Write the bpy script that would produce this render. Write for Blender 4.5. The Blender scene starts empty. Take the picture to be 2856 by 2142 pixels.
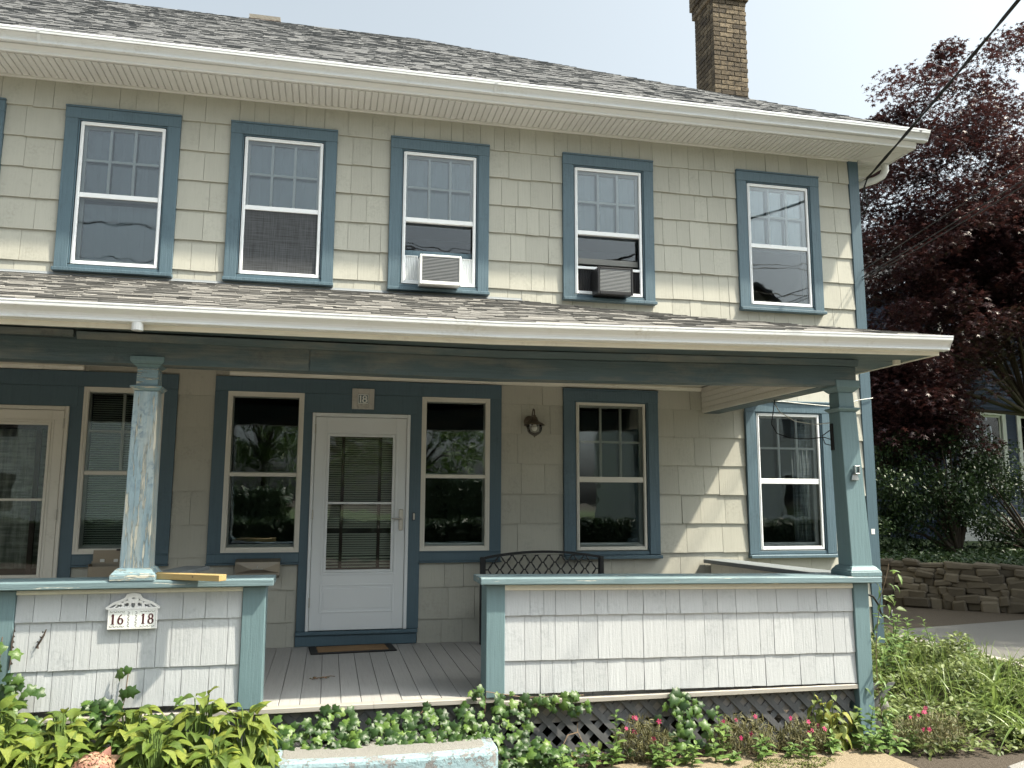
import bpy, bmesh, math, random
import numpy as np
from mathutils import Vector, Matrix
random.seed(7); RNG = np.random.default_rng(7)
R_ = math.radians
scene = bpy.context.scene
COL = scene.collection
# ------------------------------------------------------------------ camera
cd = bpy.data.cameras.new('camera'); cam = bpy.data.objects.new('camera', cd); COL.objects.link(cam)
cd.sensor_width = 36.0; cd.lens = 2300.0 / 2856.0 * 36.0; cd.clip_start = 0.05; cd.clip_end = 2000
yaw, pitch, roll = 0.2158, 0.1392, 0.0040
fw = Vector((math.sin(yaw)*math.cos(pitch), math.cos(yaw)*math.cos(pitch), math.sin(pitch)))
rt = Vector((math.cos(yaw), -math.sin(yaw), 0)); up = rt.cross(fw)
r2 = rt*math.cos(roll) + up*math.sin(roll); u2 = -rt*math.sin(roll) + up*math.cos(roll)
M4 = Matrix((r2, u2, -fw)).transposed().to_4x4(); M4.translation = (-0.355, -8.039, 1.341)
cam.matrix_world = M4; scene.camera = cam
# ------------------------------------------------------------------ sky, sun, exposure
SUN = Vector((0.64, -0.309, 1.0)).normalized()
W = bpy.data.worlds.new('World'); scene.world = W; W.use_nodes = True
wt = W.node_tree; wt.nodes.clear()
sky = wt.nodes.new('ShaderNodeTexSky'); sky.sky_type = 'NISHITA'; sky.sun_disc = False
sky.sun_elevation = math.asin(SUN.z); sky.sun_rotation = math.atan2(SUN.x, SUN.y)
sky.altitude = 50; sky.air_density = 1.0; sky.dust_density = 7.0; sky.ozone_density = 1.0
hs = wt.nodes.new('ShaderNodeHueSaturation'); hs.inputs['Saturation'].default_value = 0.32; hs.inputs['Value'].default_value = 1.02
bg = wt.nodes.new('ShaderNodeBackground'); bg.inputs['Strength'].default_value = 0.15
wo = wt.nodes.new('ShaderNodeOutputWorld')
tint = wt.nodes.new('ShaderNodeMix'); tint.data_type = 'RGBA'; tint.blend_type = 'MULTIPLY'; tint.inputs[0].default_value = 1.0; tint.inputs[7].default_value = (.96, 1.03, 1.02, 1)   # pale summer haze
wt.links.new(sky.outputs[0], hs.inputs['Color']); wt.links.new(hs.outputs[0], tint.inputs[6]); wt.links.new(tint.outputs[2], bg.inputs['Color']); wt.links.new(bg.outputs[0], wo.inputs['Surface'])
sd = bpy.data.lights.new('sun', 'SUN'); sd.energy = 5.0; sd.angle = R_(1.3); sd.color = (1.0, 0.91, 0.74)
sun = bpy.data.objects.new('sun', sd); COL.objects.link(sun)
sun.rotation_euler = SUN.to_track_quat('Z', 'Y').to_euler(); sun.location = (20, -10, 30)
vs = scene.view_settings; vs.view_transform = 'Standard'; vs.look = 'None'; vs.gamma = 1.0; vs.exposure = 0.96; vs.use_curve_mapping = False
scene.render.engine = 'CYCLES'
try:
    scene.cycles.max_bounces = 8; scene.cycles.transparent_max_bounces = 16
    scene.cycles.caustics_reflective = False; scene.cycles.caustics_refractive = False
except Exception: pass

# ------------------------------------------------------------------ materials
class NT:
    def __init__(s, name, rough=0.6):
        s.m = bpy.data.materials.new(name); s.m.use_nodes = True; s.t = s.m.node_tree
        s.b = s.t.nodes['Principled BSDF']; s.b.inputs['Roughness'].default_value = rough
        s._c = None
    def n(s, typ, **kw):
        x = s.t.nodes.new(typ)
        for k, v in kw.items():
            if k[0] == '_': setattr(x, k[1:], v)
            else: s.set(x.inputs[k.replace('__', ' ')], v)
        return x
    def set(s, sock, v):
        if isinstance(v, bpy.types.NodeSocket): s.t.links.new(v, sock)
        elif isinstance(v, (tuple, list)) and len(v) == 3 and sock.type == 'RGBA': sock.default_value = (*v, 1)
        else: sock.default_value = v
    def math(s, op, a, b=0.0, c=None, clamp=False):
        x = s.t.nodes.new('ShaderNodeMath'); x.operation = op; x.use_clamp = clamp
        s.set(x.inputs[0], a); s.set(x.inputs[1], b)
        if c is not None: s.set(x.inputs[2], c)
        return x.outputs[0]
    def mix(s, f, a, b, blend='MIX'):
        x = s.t.nodes.new('ShaderNodeMix'); x.data_type = 'RGBA'; x.blend_type = blend; x.clamp_factor = True
        s.set(x.inputs[0], f); s.set(x.inputs[6], a); s.set(x.inputs[7], b)
        return x.outputs[2]
    def rand(s):                      # one random value per object and per loose piece of a mesh
        oi = s.n('ShaderNodeObjectInfo'); g = s.n('ShaderNodeNewGeometry')
        return s.math('FRACT', s.math('ADD', oi.outputs['Random'], g.outputs['Random Per Island']))
    def co(s, scale=(1, 1, 1), seed=True):
        tc = s.n('ShaderNodeTexCoord'); mp = s.n('ShaderNodeMapping'); s.t.links.new(tc.outputs['Object'], mp.inputs['Vector'])
        mp.inputs['Scale'].default_value = scale
        if seed:
            cx = s.n('ShaderNodeCombineXYZ'); r = s.rand()
            s.set(cx.inputs[0], s.math('MULTIPLY', r, 37.0)); s.set(cx.inputs[1], s.math('MULTIPLY', r, 91.0)); s.set(cx.inputs[2], s.math('MULTIPLY', r, 53.0))
            s.t.links.new(cx.outputs[0], mp.inputs['Location'])
        return mp.outputs[0]
    def noise(s, vec, scale, detail=4.0, rough=0.55):
        x = s.n('ShaderNodeTexNoise', Scale=scale, Detail=detail, Roughness=rough); s.t.links.new(vec, x.inputs['Vector']); return x.outputs[0]
    def ramp(s, f, stops):
        x = s.t.nodes.new('ShaderNodeValToRGB'); s.set(x.inputs[0], f); e = x.color_ramp.elements
        while len(e) < len(stops): e.new(0.5)
        for i, (p, c) in enumerate(stops):
            e[i].position = p; e[i].color = (*c, 1) if isinstance(c, (tuple, list)) else (c, c, c, 1)
        return x.outputs[0]
    def bump(s, h, strength=0.3, dist=0.01, prev=None):
        x = s.n('ShaderNodeBump', Strength=strength, Distance=dist); s.set(x.inputs['Height'], h)
        if prev is not None: s.t.links.new(prev, x.inputs['Normal'])
        s.t.links.new(x.outputs[0], s.b.inputs['Normal']); return x.outputs[0]
    def done(s, col): s.set(s.b.inputs['Base Color'], col); return s.m
def sc(c, k): return tuple(min(1, x*k) for x in c)
MAT = {}
def paint(name, col, rough=0.5, grain=None, var=0.10, ovar=0.08, dirt=0.0, dirtcol=(.10, .10, .08), peel=None, bump=0.25, gs=1.0, spec=0.4, gmix=.35, wash=None):
    """painted timber: per piece tint, brush/wood grain, dirt patches, worn spots down to older paint"""
    s = NT(name, rough); c = s.co()
    big = s.noise(c, 2.2, 3)
    r = s.rand()
    k = s.math('ADD', s.math('MULTIPLY', s.math('SUBTRACT', big, .5), var*2), s.math('ADD', s.math('MULTIPLY', s.math('SUBTRACT', r, .5), ovar*2), 1.0))
    v = s.n('ShaderNodeHueSaturation'); s.set(v.inputs['Color'], col); s.set(v.inputs['Value'], k)
    out = v.outputs[0]
    fine = s.noise(c, 90, 3); h = s.math('MULTIPLY', fine, .35)
    if grain:
        st = {'x': (3, 60, 60), 'y': (60, 3, 60), 'z': (60, 60, 3)}[grain]
        g = s.noise(s.co(tuple(a*gs for a in st)), 1.0, 5, .65)
        out = s.mix(s.math('MULTIPLY', s.ramp(g, [(.30, 1.0), (.52, 0.0)]), gmix), out, sc(col, .68))
        h = s.math('ADD', h, s.math('MULTIPLY', g, 1.4))
    if wash:
        wc, lo, wsc = wash
        out = s.mix(s.math('MULTIPLY', s.ramp(s.noise(s.co(wsc), 1.0, 5, .6), [(lo, 0.0), (lo+.2, 1.0)]), .75), out, wc)
    if dirt:
        d1 = s.ramp(s.noise(c, 3.1, 6, .7), [(.50, 0.0), (.72, 1.0)]); d2 = s.ramp(s.noise(c, 38, 3), [(.42, 0.0), (.62, 1.0)])
        out = s.mix(s.math('MULTIPLY', s.math('MULTIPLY', d1, d2), dirt), out, dirtcol)
    if peel:
        pc, lo, psc = peel
        p = s.ramp(s.noise(s.co(psc), 1.0, 8, .72), [(lo, 0.0), (lo+.025, 1.0)])
        out = s.mix(p, out, pc); h = s.math('SUBTRACT', h, s.math('MULTIPLY', p, .9))
    s.bump(h, bump, .006); s.b.inputs['Specular IOR Level'].default_value = spec
    MAT[name] = s.done(out); return MAT[name]

paint('tan_shingle', (.402, .396, .346), .7, 'z', var=.07, ovar=.06, dirt=.34, dirtcol=(.16, .16, .13), bump=.22, gmix=.16)
paint('white_shingle', (.425, .445, .465), .65, 'z', var=.04, ovar=.05, dirt=.65, dirtcol=(.24, .26, .28), peel=((.33, .34, .34), .72, (26, 26, 7)), bump=.5, gmix=.13)
paint('blue_trim', (.072, .119, .150), .45, 'z', var=.10, ovar=.06, dirt=.30, dirtcol=(.04, .06, .07), peel=((.17, .22, .24), .745, (14, 14, 5)), bump=.35)
paint('blue_trim_old', (.083, .133, .166), .5, 'z', var=.10, ovar=.05, dirt=.5, dirtcol=(.045, .065, .08), peel=((.16, .24, .28), .69, (30, 30, 4)), bump=.6)
paint('teal_rail', (.150, .218, .240), .5, 'x', var=.10, ovar=.06, dirt=.25, dirtcol=(.08, .12, .13), peel=((.55, .55, .48), .60, (2.2, 26, 40)), bump=.45)
paint('teal_post', (.128, .200, .220), .5, 'z', var=.08, ovar=.04, dirt=.15, dirtcol=(.08, .12, .13), peel=((.60, .60, .52), .74, (20, 20, 3)), bump=.35)
paint('column_worn', (.27, .37, .42), .6, 'z', var=.16, ovar=.02, dirt=.9, dirtcol=(.09, .15, .20), peel=((.58, .56, .47), .535, (44, 44, 3.0)), bump=1.0, gs=.6, gmix=1.0, wash=((.46, .49, .46), .42, (16, 16, 1.5)))
paint('column_base_worn', (.20, .29, .325), .6, 'x', var=.12, ovar=.05, dirt=.85, dirtcol=(.05, .07, .08), peel=((.52, .50, .42), .545, (5, 34, 50)), bump=.9)
paint('beam_blue', (.066, .100, .112), .6, 'x', var=.20, ovar=.03, dirt=.55, dirtcol=(.03, .04, .045), peel=((.36, .29, .23), .70, (7, 24, 30)), bump=.6, wash=((.19, .185, .16), .48, (1.3, 5, 6)))
paint('cream_trim', (.70, .68, .60), .5, 'x', var=.06, ovar=.04, dirt=.30, dirtcol=(.30, .25, .18), bump=.25)
paint('white_trim', (.78, .79, .78), .4, None, var=.03, ovar=.03, dirt=.12, dirtcol=(.4, .4, .38), bump=.08)
paint('storm_white', (.82, .84, .86), .3, None, var=.03, ovar=.03, dirt=.10, dirtcol=(.4, .4, .4), bump=.05)
paint('storm_cream', (.62, .60, .54), .4, None, var=.05, ovar=.03, dirt=.25, dirtcol=(.34, .32, .27), bump=.08)
paint('sash_grey', (.20, .20, .19), .7, 'x', var=.15, ovar=.05, dirt=.3, bump=.4)
paint('door_white', (.66, .69, .71), .32, None, var=.02, ovar=.02, bump=.04)
paint('gutter_white', (.66, .68, .69), .28, None, var=.05, ovar=.02, dirt=.55, dirtcol=(.42, .40, .35), bump=.04)
paint('soffit_vinyl', (.62, .62, .60), .45, None, var=.02, ovar=.03, bump=.03)
paint('ceiling_white', (.66, .64, .58), .6, 'x', var=.06, ovar=.05, dirt=.2, dirtcol=(.3, .27, .2), bump=.2)
paint('deck_grey', (.335, .330, .325), .55, 'y', var=.05, ovar=.045, dirt=.2, dirtcol=(.16, .15, .14), bump=.25)
paint('deck_edge', (.34, .32, .29), .5, 'x', var=.05, ovar=.04, dirt=.2, dirtcol=(.2, .18, .15), bump=.2)
paint('lattice_grey', (.108, .110, .114), .6, 'z', var=.10, ovar=.10, dirt=.3, dirtcol=(.2, .19, .18), bump=.35)
paint('skirt_grey', (.23, .215, .205), .6, 'x', var=.06, ovar=.04, bump=.1)
paint('lumber_yellow', (.38, .275, .12), .6, 'x', var=.10, ovar=.02, dirt=.2, dirtcol=(.3, .18, .07), bump=.35)
paint('lumber_grey', (.16, .18, .19), .7, 'y', var=.12, ovar=.02, dirt=.4, bump=.4)
paint('plaque_wood', (.46, .45, .42), .7, 'z', var=.1, ovar=.02, dirt=.7, dirtcol=(.14, .13, .12), bump=.5)
paint('navy_clapboard', (.028, .045, .095), .55, 'x', var=.05, ovar=.05, bump=.1)
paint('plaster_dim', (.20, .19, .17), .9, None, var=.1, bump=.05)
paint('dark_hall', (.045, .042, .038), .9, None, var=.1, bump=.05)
paint('ac_white', (.80, .81, .80), .35, None, var=.02, bump=.02)
paint('ac_black', (.018, .018, .02), .4, None, var=.05, bump=.05)
paint('accordion', (.72, .74, .75), .5, None, var=.03, bump=.02)
paint('iron_black', (.010, .011, .012), .42, None, var=.1, bump=.15, spec=.5)
paint('rubber_black', (.014, .014, .015), .75, None, bump=.5)
paint('cocoa_mat', (.24, .15, .075), .95, None, var=.15, dirt=.4, dirtcol=(.08, .05, .03), bump=1.0)
paint('cable_black', (.012, .012, .013), .55, None, bump=.1)
paint('cable_white', (.66, .66, .62), .5, None, bump=.1)
paint('sign_white', (.74, .74, .74), .35, None, var=.03, dirt=.2, dirtcol=(.4, .36, .3), bump=.12)
paint('sign_maroon', (.055, .010, .016), .4, None, bump=.05)
paint('sign_dark', (.035, .03, .03), .5, None, bump=.05)
paint('tile_blue', (.055, .105, .125), .35, None, bump=.05)
paint('tile_white', (.74, .76, .74), .35, None, bump=.05)
paint('bark', (.060, .045, .036), .85, 'z', var=.2, bump=1.0)
paint('stem_green', (.10, .16, .04), .6, 'z', bump=.2)
paint('stem_brown', (.16, .11, .07), .7, 'z', bump=.3)
paint('flashing', (.30, .32, .34), .45, None, var=.05, dirt=.2, bump=.05)
paint('pale_siding', (.55, .56, .55), .6, 'x', var=.04, ovar=.03, bump=.1)
paint('dark_roof', (.05, .05, .052), .85, None, var=.2, bump=.5)

def metal(name, col, rough=.35):
    s = NT(name, rough); c = s.co(); n = s.noise(c, 12, 4)
    s.b.inputs['Metallic'].default_value = 1.0
    s.set(s.b.inputs['Roughness'], s.math('ADD', s.math('MULTIPLY', n, .25), rough-.1)); s.bump(n, .08, .004)
    MAT[name] = s.done(s.mix(n, sc(col, .75), col))
metal('nickel', (.52, .50, .46), .34); metal('steel_box', (.30, .265, .215), .45); metal('bronze_dark', (.15, .125, .10), .36); metal('galv', (.55, .57, .58), .4); metal('ac_fins', (.34, .35, .355), .55)

def glass(name, tint, refl):
    s = NT(name); t = s.t; t.nodes.remove(s.b)
    tr = s.n('ShaderNodeBsdfTransparent', Color=tint); gl = s.n('ShaderNodeBsdfGlossy', Roughness=.012, Color=(.95, .97, 1.0))
    fr = s.n('ShaderNodeFresnel', IOR=1.5); n = s.noise(s.co((1, 1, 1)), 2.1, 2); bp = s.n('ShaderNodeBump', Strength=.035, Distance=.05, Height=n)
    t.links.new(bp.outputs[0], gl.inputs['Normal'])
    f = s.math('MULTIPLY', fr.outputs[0], refl, clamp=True)
    mx = s.n('ShaderNodeMixShader'); s.set(mx.inputs[0], f); t.links.new(tr.outputs[0], mx.inputs[1]); t.links.new(gl.outputs[0], mx.inputs[2])
    t.links.new(mx.outputs[0], t.nodes['Material Output'].inputs['Surface']); MAT[name] = s.m
glass('pane_glass', (.88, .91, .91), 1.45); glass('lamp_glass', (.93, .93, .90), 1.2)

def cloth(name, col, weave, alpha=None):
    s = NT(name, .9); w1 = s.noise(s.co((weave, 4, 4)), 1.0, 3); w2 = s.noise(s.co((4, 4, weave)), 1.0, 3)
    w = s.math('MULTIPLY', s.math('ADD', w1, w2), .5); s.bump(w, .3, .003)
    MAT[name] = s.done(s.mix(s.ramp(w, [(.40, 0.0), (.60, 1.0)]), sc(col, .55), sc(col, 1.35)))
cloth('screen_mesh', (.060, .064, .070), 160); paint('shade_sky_pale', (.25, .28, .315), .9, None, var=.10, ovar=.0, bump=.05); paint('shade_lilac', (.15, .16, .18), .9, None, var=.12, ovar=.0, bump=.05); cloth('shade_weave', (.30, .32, .35), 90); cloth('curtain', (.40, .41, .36), 40)  # the pale shade's colour partly stands for sky mirrored in upper panes
paint('blind_slat', (.72, .72, .60), .5, None, var=.04, ovar=.05, bump=.02)
paint('blind_tape', (.045, .024, .020), .7, None, bump=.05)
paint('bulb', (.85, .84, .80), .3, None, bump=.01)

def roofing(name, stops, seedk=.05):
    s = NT(name, .92); c = s.co((1, 1, 1), False); r = s.rand(); g = s.noise(c, 260, 2); b = s.noise(c, 1.2, 3)
    f = s.math('ADD', s.math('MULTIPLY', r, .8), s.math('MULTIPLY', s.math('ADD', s.math('SUBTRACT', g, .5), s.math('MULTIPLY', s.math('SUBTRACT', b, .5), .6)), .45))
    s.bump(g, .5, .004); s.b.inputs['Specular IOR Level'].default_value = .2
    MAT[name] = s.done(s.ramp(f, stops))
roofing('asphalt_grey', [(0, (.085, .087, .091)), (.25, (.110, .112, .116)), (.5, (.135, .137, .141)), (.8, (.160, .162, .164)), (1, (.195, .196, .195))])
roofing('asphalt_tan', [(0, (.115, .111, .105)), (.25, (.155, .15, .142)), (.5, (.19, .183, .172)), (.8, (.225, .216, .203)), (1, (.27, .26, .242))])

def masonry(name, stops, bump=.8, bscale=24, soot=None, grit=120):
    s = NT(name, .9); c = s.co(); r = s.rand(); n = s.noise(c, bscale, 6, .65); m = s.noise(c, 4, 4)
    col = s.ramp(s.math('ADD', s.math('MULTIPLY', r, .75), s.math('MULTIPLY', m, .3)), stops)
    if soot: col = s.mix(s.math('MULTIPLY', s.ramp(n, [(.45, 0.0), (.62, 1.0)]), soot), col, (.03, .027, .024))
    h = s.math('ADD', n, s.math('MULTIPLY', s.noise(c, grit, 3), .4)); s.bump(h, bump, .012); s.b.inputs['Specular IOR Level'].default_value = .25
    MAT[name] = s.done(col)
masonry('brick', [(0, (.055, .045, .036)), (.35, (.115, .090, .062)), (.7, (.18, .142, .096)), (1, (.25, .20, .14))], soot=.65)
masonry('brick_red', [(0, (.05, .04, .036)), (.6, (.11, .085, .07)), (1, (.18, .145, .125))], soot=.6)
masonry('mortar', [(0, (.15, .135, .115)), (1, (.24, .22, .19))])
masonry('fieldstone', [(0, (.042, .036, .028)), (.5, (.084, .071, .053)), (1, (.15, .13, .10))], bump=1.0, bscale=9)
masonry('tread_grey', [(0, (.17, .17, .165)), (.5, (.22, .215, .20)), (1, (.26, .28, .285))], bump=.9, bscale=30)
masonry('rock_grey', [(0, (.13, .125, .12)), (1, (.26, .25, .235))], bump=1.0, bscale=12)
masonry('concrete', [(0, (.27, .25, .22)), (1, (.38, .355, .315))], bump=.7, bscale=30)
masonry('path_stone', [(0, (.14, .11, .07)), (.5, (.185, .148, .098)), (1, (.24, .195, .135))], bump=1.0, bscale=35, grit=160)
masonry('soil', [(0, (.045, .036, .028)), (1, (.090, .073, .056))], bump=1.0, bscale=40)
masonry('mulch_bit', [(0, (.028, .020, .015)), (.6, (.075, .050, .035)), (1, (.17, .12, .085))], bump=.6, bscale=60)
masonry('asphalt_drive', [(0, (.09, .088, .085)), (1, (.15, .147, .14))], bump=1.0, bscale=70, grit=240)
masonry('dirt_drive', [(0, (.042, .034, .026)), (1, (.085, .069, .052))], bump=1.0, bscale=30)
masonry('road_asphalt', [(0, (.05, .05, .05)), (1, (.075, .075, .075))], bump=.8, bscale=60)
def step_mat():
    s = NT('step_blue', .75); c = s.co(seed=False); n = s.noise(c, 7, 8, .72); f = s.noise(c, 46, 4, .7)
    wear = s.ramp(s.math('ADD', s.math('MULTIPLY', n, .6), s.math('MULTIPLY', f, .4)), [(.515, 0.0), (.545, 1.0)])
    s.bump(s.math('ADD', f, s.math('MULTIPLY', wear, -.6)), .8, .01)
    MAT['step_blue'] = s.done(s.mix(wear, s.mix(n, (.21, .32, .36), (.30, .40, .43)), (.21, .205, .20)))
step_mat()

def leaf(name, stops, trans=.3, rough=.42, vein=None, wear=None):
    s = NT(name, rough); r = s.rand(); c = s.co(); n = s.noise(c, 14, 4)
    f = s.math('ADD', s.math('MULTIPLY', r, .75), s.math('MULTIPLY', n, .28)); col = s.ramp(f, stops)
    h = n
    if vein:
        w = s.n('ShaderNodeTexWave', Scale=vein, Distortion=1.2, Detail=1.0); w.bands_direction = 'Y'; tc = s.n('ShaderNodeTexCoord'); s.t.links.new(tc.outputs['Object'], w.inputs['Vector'])
        h = w.outputs[1]; col = s.mix(s.math('MULTIPLY', h, .28), col, sc(stops[0][1], .9))
    if wear:
        p = s.ramp(s.noise(c, 22, 5, .7), [(.62, 0.0), (.68, 1.0)]); col = s.mix(s.math('MULTIPLY', p, .8), col, wear)
    s.bump(h, .35, .004)
    s.set(s.b.inputs['Base Color'], col); s.b.inputs['Specular IOR Level'].default_value = .35
    if trans:
        tl = s.n('ShaderNodeBsdfTranslucent'); s.set(tl.inputs['Color'], s.mix(.5, col, sc(stops[-1][1], 1.3)))
        mx = s.n('ShaderNodeMixShader', Fac=trans); s.t.links.new(s.b.outputs[0], mx.inputs[1]); s.t.links.new(tl.outputs[0], mx.inputs[2])
        s.t.links.new(mx.outputs[0], s.t.nodes['Material Output'].inputs['Surface'])
    MAT[name] = s.m
leaf('hosta_leaf', [(0, (.036, .076, .016)), (.45, (.122, .180, .029)), (1, (.29, .325, .060))], .30, .48, vein=26, wear=(.24, .20, .06))
leaf('ivy_leaf', [(0, (.014, .034, .012)), (.5, (.036, .078, .019)), (.82, (.085, .150, .03)), (1, (.18, .26, .05))], .22, .34)
leaf('weed_leaf', [(0, (.050, .078, .024)), (.5, (.110, .148, .046)), (1, (.205, .245, .082))], .3, .5)
leaf('herb_leaf', [(0, (.055, .105, .028)), (.5, (.10, .175, .045)), (1, (.19, .27, .07))], .3, .45)
leaf('blade_leaf', [(0, (.060, .102, .024)), (.5, (.118, .175, .042)), (1, (.205, .27, .075))], .3, .4)
leaf('pink_foliage', [(0, (.050, .055, .025)), (.5, (.100, .100, .042)), (1, (.19, .165, .075))], .15, .6)
leaf('pink_petal', [(0, (.26, .008, .06)), (1, (.44, .02, .13))], .15, .5)
leaf('hydrangea_petal', [(0, (.27, .11, .10)), (.5, (.36, .215, .145)), (1, (.46, .34, .22))], .25, .6)
leaf('wilted_leaf', [(0, (.075, .12, .03)), (.6, (.15, .19, .04)), (1, (.28, .27, .065))], .3, .5, wear=(.22, .115, .055))
leaf('dry_leaf', [(0, (.20, .10, .055)), (1, (.38, .22, .13))], .2, .7)
leaf('maple_leaf', [(0, (.020, .012, .015)), (.5, (.037, .018, .021)), (.85, (.064, .026, .027)), (1, (.125, .044, .038))], .15, .42)
leaf('shrub_leaf', [(0, (.009, .022, .010)), (.5, (.020, .042, .016)), (1, (.050, .082, .028))], .15, .45)
leaf('far_leaf', [(0, (.035, .065, .018)), (.5, (.065, .115, .03)), (1, (.12, .18, .05))], .25, .55)
leaf('lawn', [(0, (.03, .05, .014)), (1, (.06, .09, .026))], 0, .9)
leaf('moss', [(0, (.09, .11, .03)), (1, (.16, .17, .055))], 0, .9)

# ------------------------------------------------------------------ mesh helpers
WLD = {}
class MB:
    def __init__(s): s.v = []; s.f = []
    def add(s, vs_, fs): o = len(s.v); s.v += [tuple(p) for p in vs_]; s.f += [tuple(i+o for i in f) for f in fs]; return s
    def box(s, x0, x1, y0, y1, z0, z1):
        return s.add([(x0,y0,z0),(x1,y0,z0),(x1,y1,z0),(x0,y1,z0),(x0,y0,z1),(x1,y0,z1),(x1,y1,z1),(x0,y1,z1)],
                     [(0,3,2,1),(4,5,6,7),(0,1,5,4),(1,2,6,5),(2,3,7,6),(3,0,4,7)])
    def hexa(s, p): return s.add(p, [(0,3,2,1),(4,5,6,7),(0,1,5,4),(1,2,6,5),(2,3,7,6),(3,0,4,7)])
    def loft(s, rings, caps=True, closed=True):
        k = len(rings[0]); vs_ = [p for r in rings for p in r]; fs = []
        for a in range(len(rings)-1):
            for i in range(k if closed else k-1):
                j = (i+1) % k; fs.append((a*k+i, a*k+j, (a+1)*k+j, (a+1)*k+i))
        if caps and closed: fs.append(tuple(range(k-1, -1, -1))); fs.append(tuple((len(rings)-1)*k+i for i in range(k)))
        return s.add(vs_, fs)
    def along_x(s, prof, xs, dz=lambda x: 0.0):     # prof: (y,z) ring
        return s.loft([[(x, y, z+dz(x)) for y, z in prof] for x in xs])
    def along_y(s, prof, ys): return s.loft([[(x, y, z) for x, z in prof] for y in ys])
    def tube(s, pts, r, n=8, caps=True):
        pts = [Vector(p) for p in pts]; rings = []; prev = None
        for i, p in enumerate(pts):
            t = (pts[min(i+1, len(pts)-1)] - pts[max(i-1, 0)]).normalized()
            a = prev - t*prev.dot(t) if prev is not None else (Vector((0, 0, 1)).cross(t) if abs(t.z) < .95 else Vector((1, 0, 0)).cross(t))
            a.normalize(); b = t.cross(a); prev = a; rr = r[i] if isinstance(r, (list, tuple)) else r
            rings.append([p + (a*math.cos(2*math.pi*k/n) + b*math.sin(2*math.pi*k/n))*rr for k in range(n)])
        return s.loft(rings, caps)
    def lathe(s, prof, c=(0, 0, 0), n=20, caps=True):   # prof: (radius, z)
        return s.loft([[(c[0]+r*math.cos(2*math.pi*k/n), c[1]+r*math.sin(2*math.pi*k/n), c[2]+z) for k in range(n)] for r, z in prof], caps)
    def ribbon(s, pts, w, y, th):       # flat stroke in the xz plane with given half widths, front face at y
        pts = [Vector((p[0], 0, p[1])) for p in pts]; L = []
        for i, p in enumerate(pts):
            t = (pts[min(i+1, len(pts)-1)] - pts[max(i-1, 0)]).normalized(); nn = Vector((-t.z, 0, t.x)); ww = w[i] if isinstance(w, (list, tuple)) else w
            L.append((p+nn*ww, p-nn*ww))
        return s.loft([[(a.x, y, a.z), (b.x, y, b.z), (b.x, y+th, b.z), (a.x, y+th, a.z)] for a, b in L])
def link(o, parent=None, world=None):
    COL.objects.link(o)
    if parent is not None:
        o.parent = parent; w = Vector(world) if world is not None else Vector(); o.location = w - WLD[parent.name]; WLD[o.name] = w
    else:
        if world is not None: o.location = world
        WLD[o.name] = Vector(world) if world is not None else Vector()
    return o
def tag(o, label=None, cat=None, group=None, kind=None):
    if label: o['label'] = label
    if cat: o['category'] = cat
    if group: o['group'] = group
    if kind: o['kind'] = kind
    return o
def build(mb, name, mat, parent=None, bevel=0.0, smooth=False, origin=None, kind=None):
    me = bpy.data.meshes.new(name)
    v = np.array(mb.v, dtype=float)
    if origin is None: c = (v.min(0)+v.max(0))/2; c[2] = v[:, 2].min()
    else: c = np.array(origin, float)
    me.from_pydata((v-c).tolist(), [], mb.f)
    bm = bmesh.new(); bm.from_mesh(me); bmesh.ops.recalc_face_normals(bm, faces=bm.faces)
    if bevel:
        bmesh.ops.bevel(bm, geom=[e for e in bm.edges if len(e.link_faces) == 2 and e.calc_face_angle(0) > .6], offset=bevel, segments=1, affect='EDGES')
    bm.to_mesh(me); bm.free()
    if smooth: me.shade_smooth()
    me.materials.append(MAT[mat] if isinstance(mat, str) else mat)
    o = bpy.data.objects.new(name, me); link(o, parent, c)
    if kind: o['kind'] = kind
    return o
def box(name, mat, parent, x0, x1, y0, y1, z0, z1, bevel=0.002, **k): return build(MB().box(x0, x1, y0, y1, z0, z1), name, mat, parent, bevel, **k)
def thing(name, label, cat, loc=(0, 0, 0), rotz=0.0, group=None, local=False):
    o = bpy.data.objects.new(name, None); o.empty_display_size = .1; COL.objects.link(o); o.location = loc; o.rotation_euler = (0, 0, rotz)
    WLD[o.name] = Vector((0, 0, 0)) if local else Vector(loc)
    return tag(o, label, cat, group)
def part_empty(name, parent, world): o = bpy.data.objects.new(name, None); o.empty_display_size = .05; return link(o, parent, world)
def share(me, name, parent, mat4):      # an object that shares mesh data, placed by a matrix in its parent's space
    o = bpy.data.objects.new(name, me); COL.objects.link(o); o.parent = parent; o.matrix_basis = mat4; return o
def raw_mesh(name, v, f, mat, smooth=False):
    me = bpy.data.meshes.new(name); me.from_pydata([tuple(p) for p in v], [], f); me.materials.append(MAT[mat])
    if smooth: me.shade_smooth()
    return me
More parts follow.
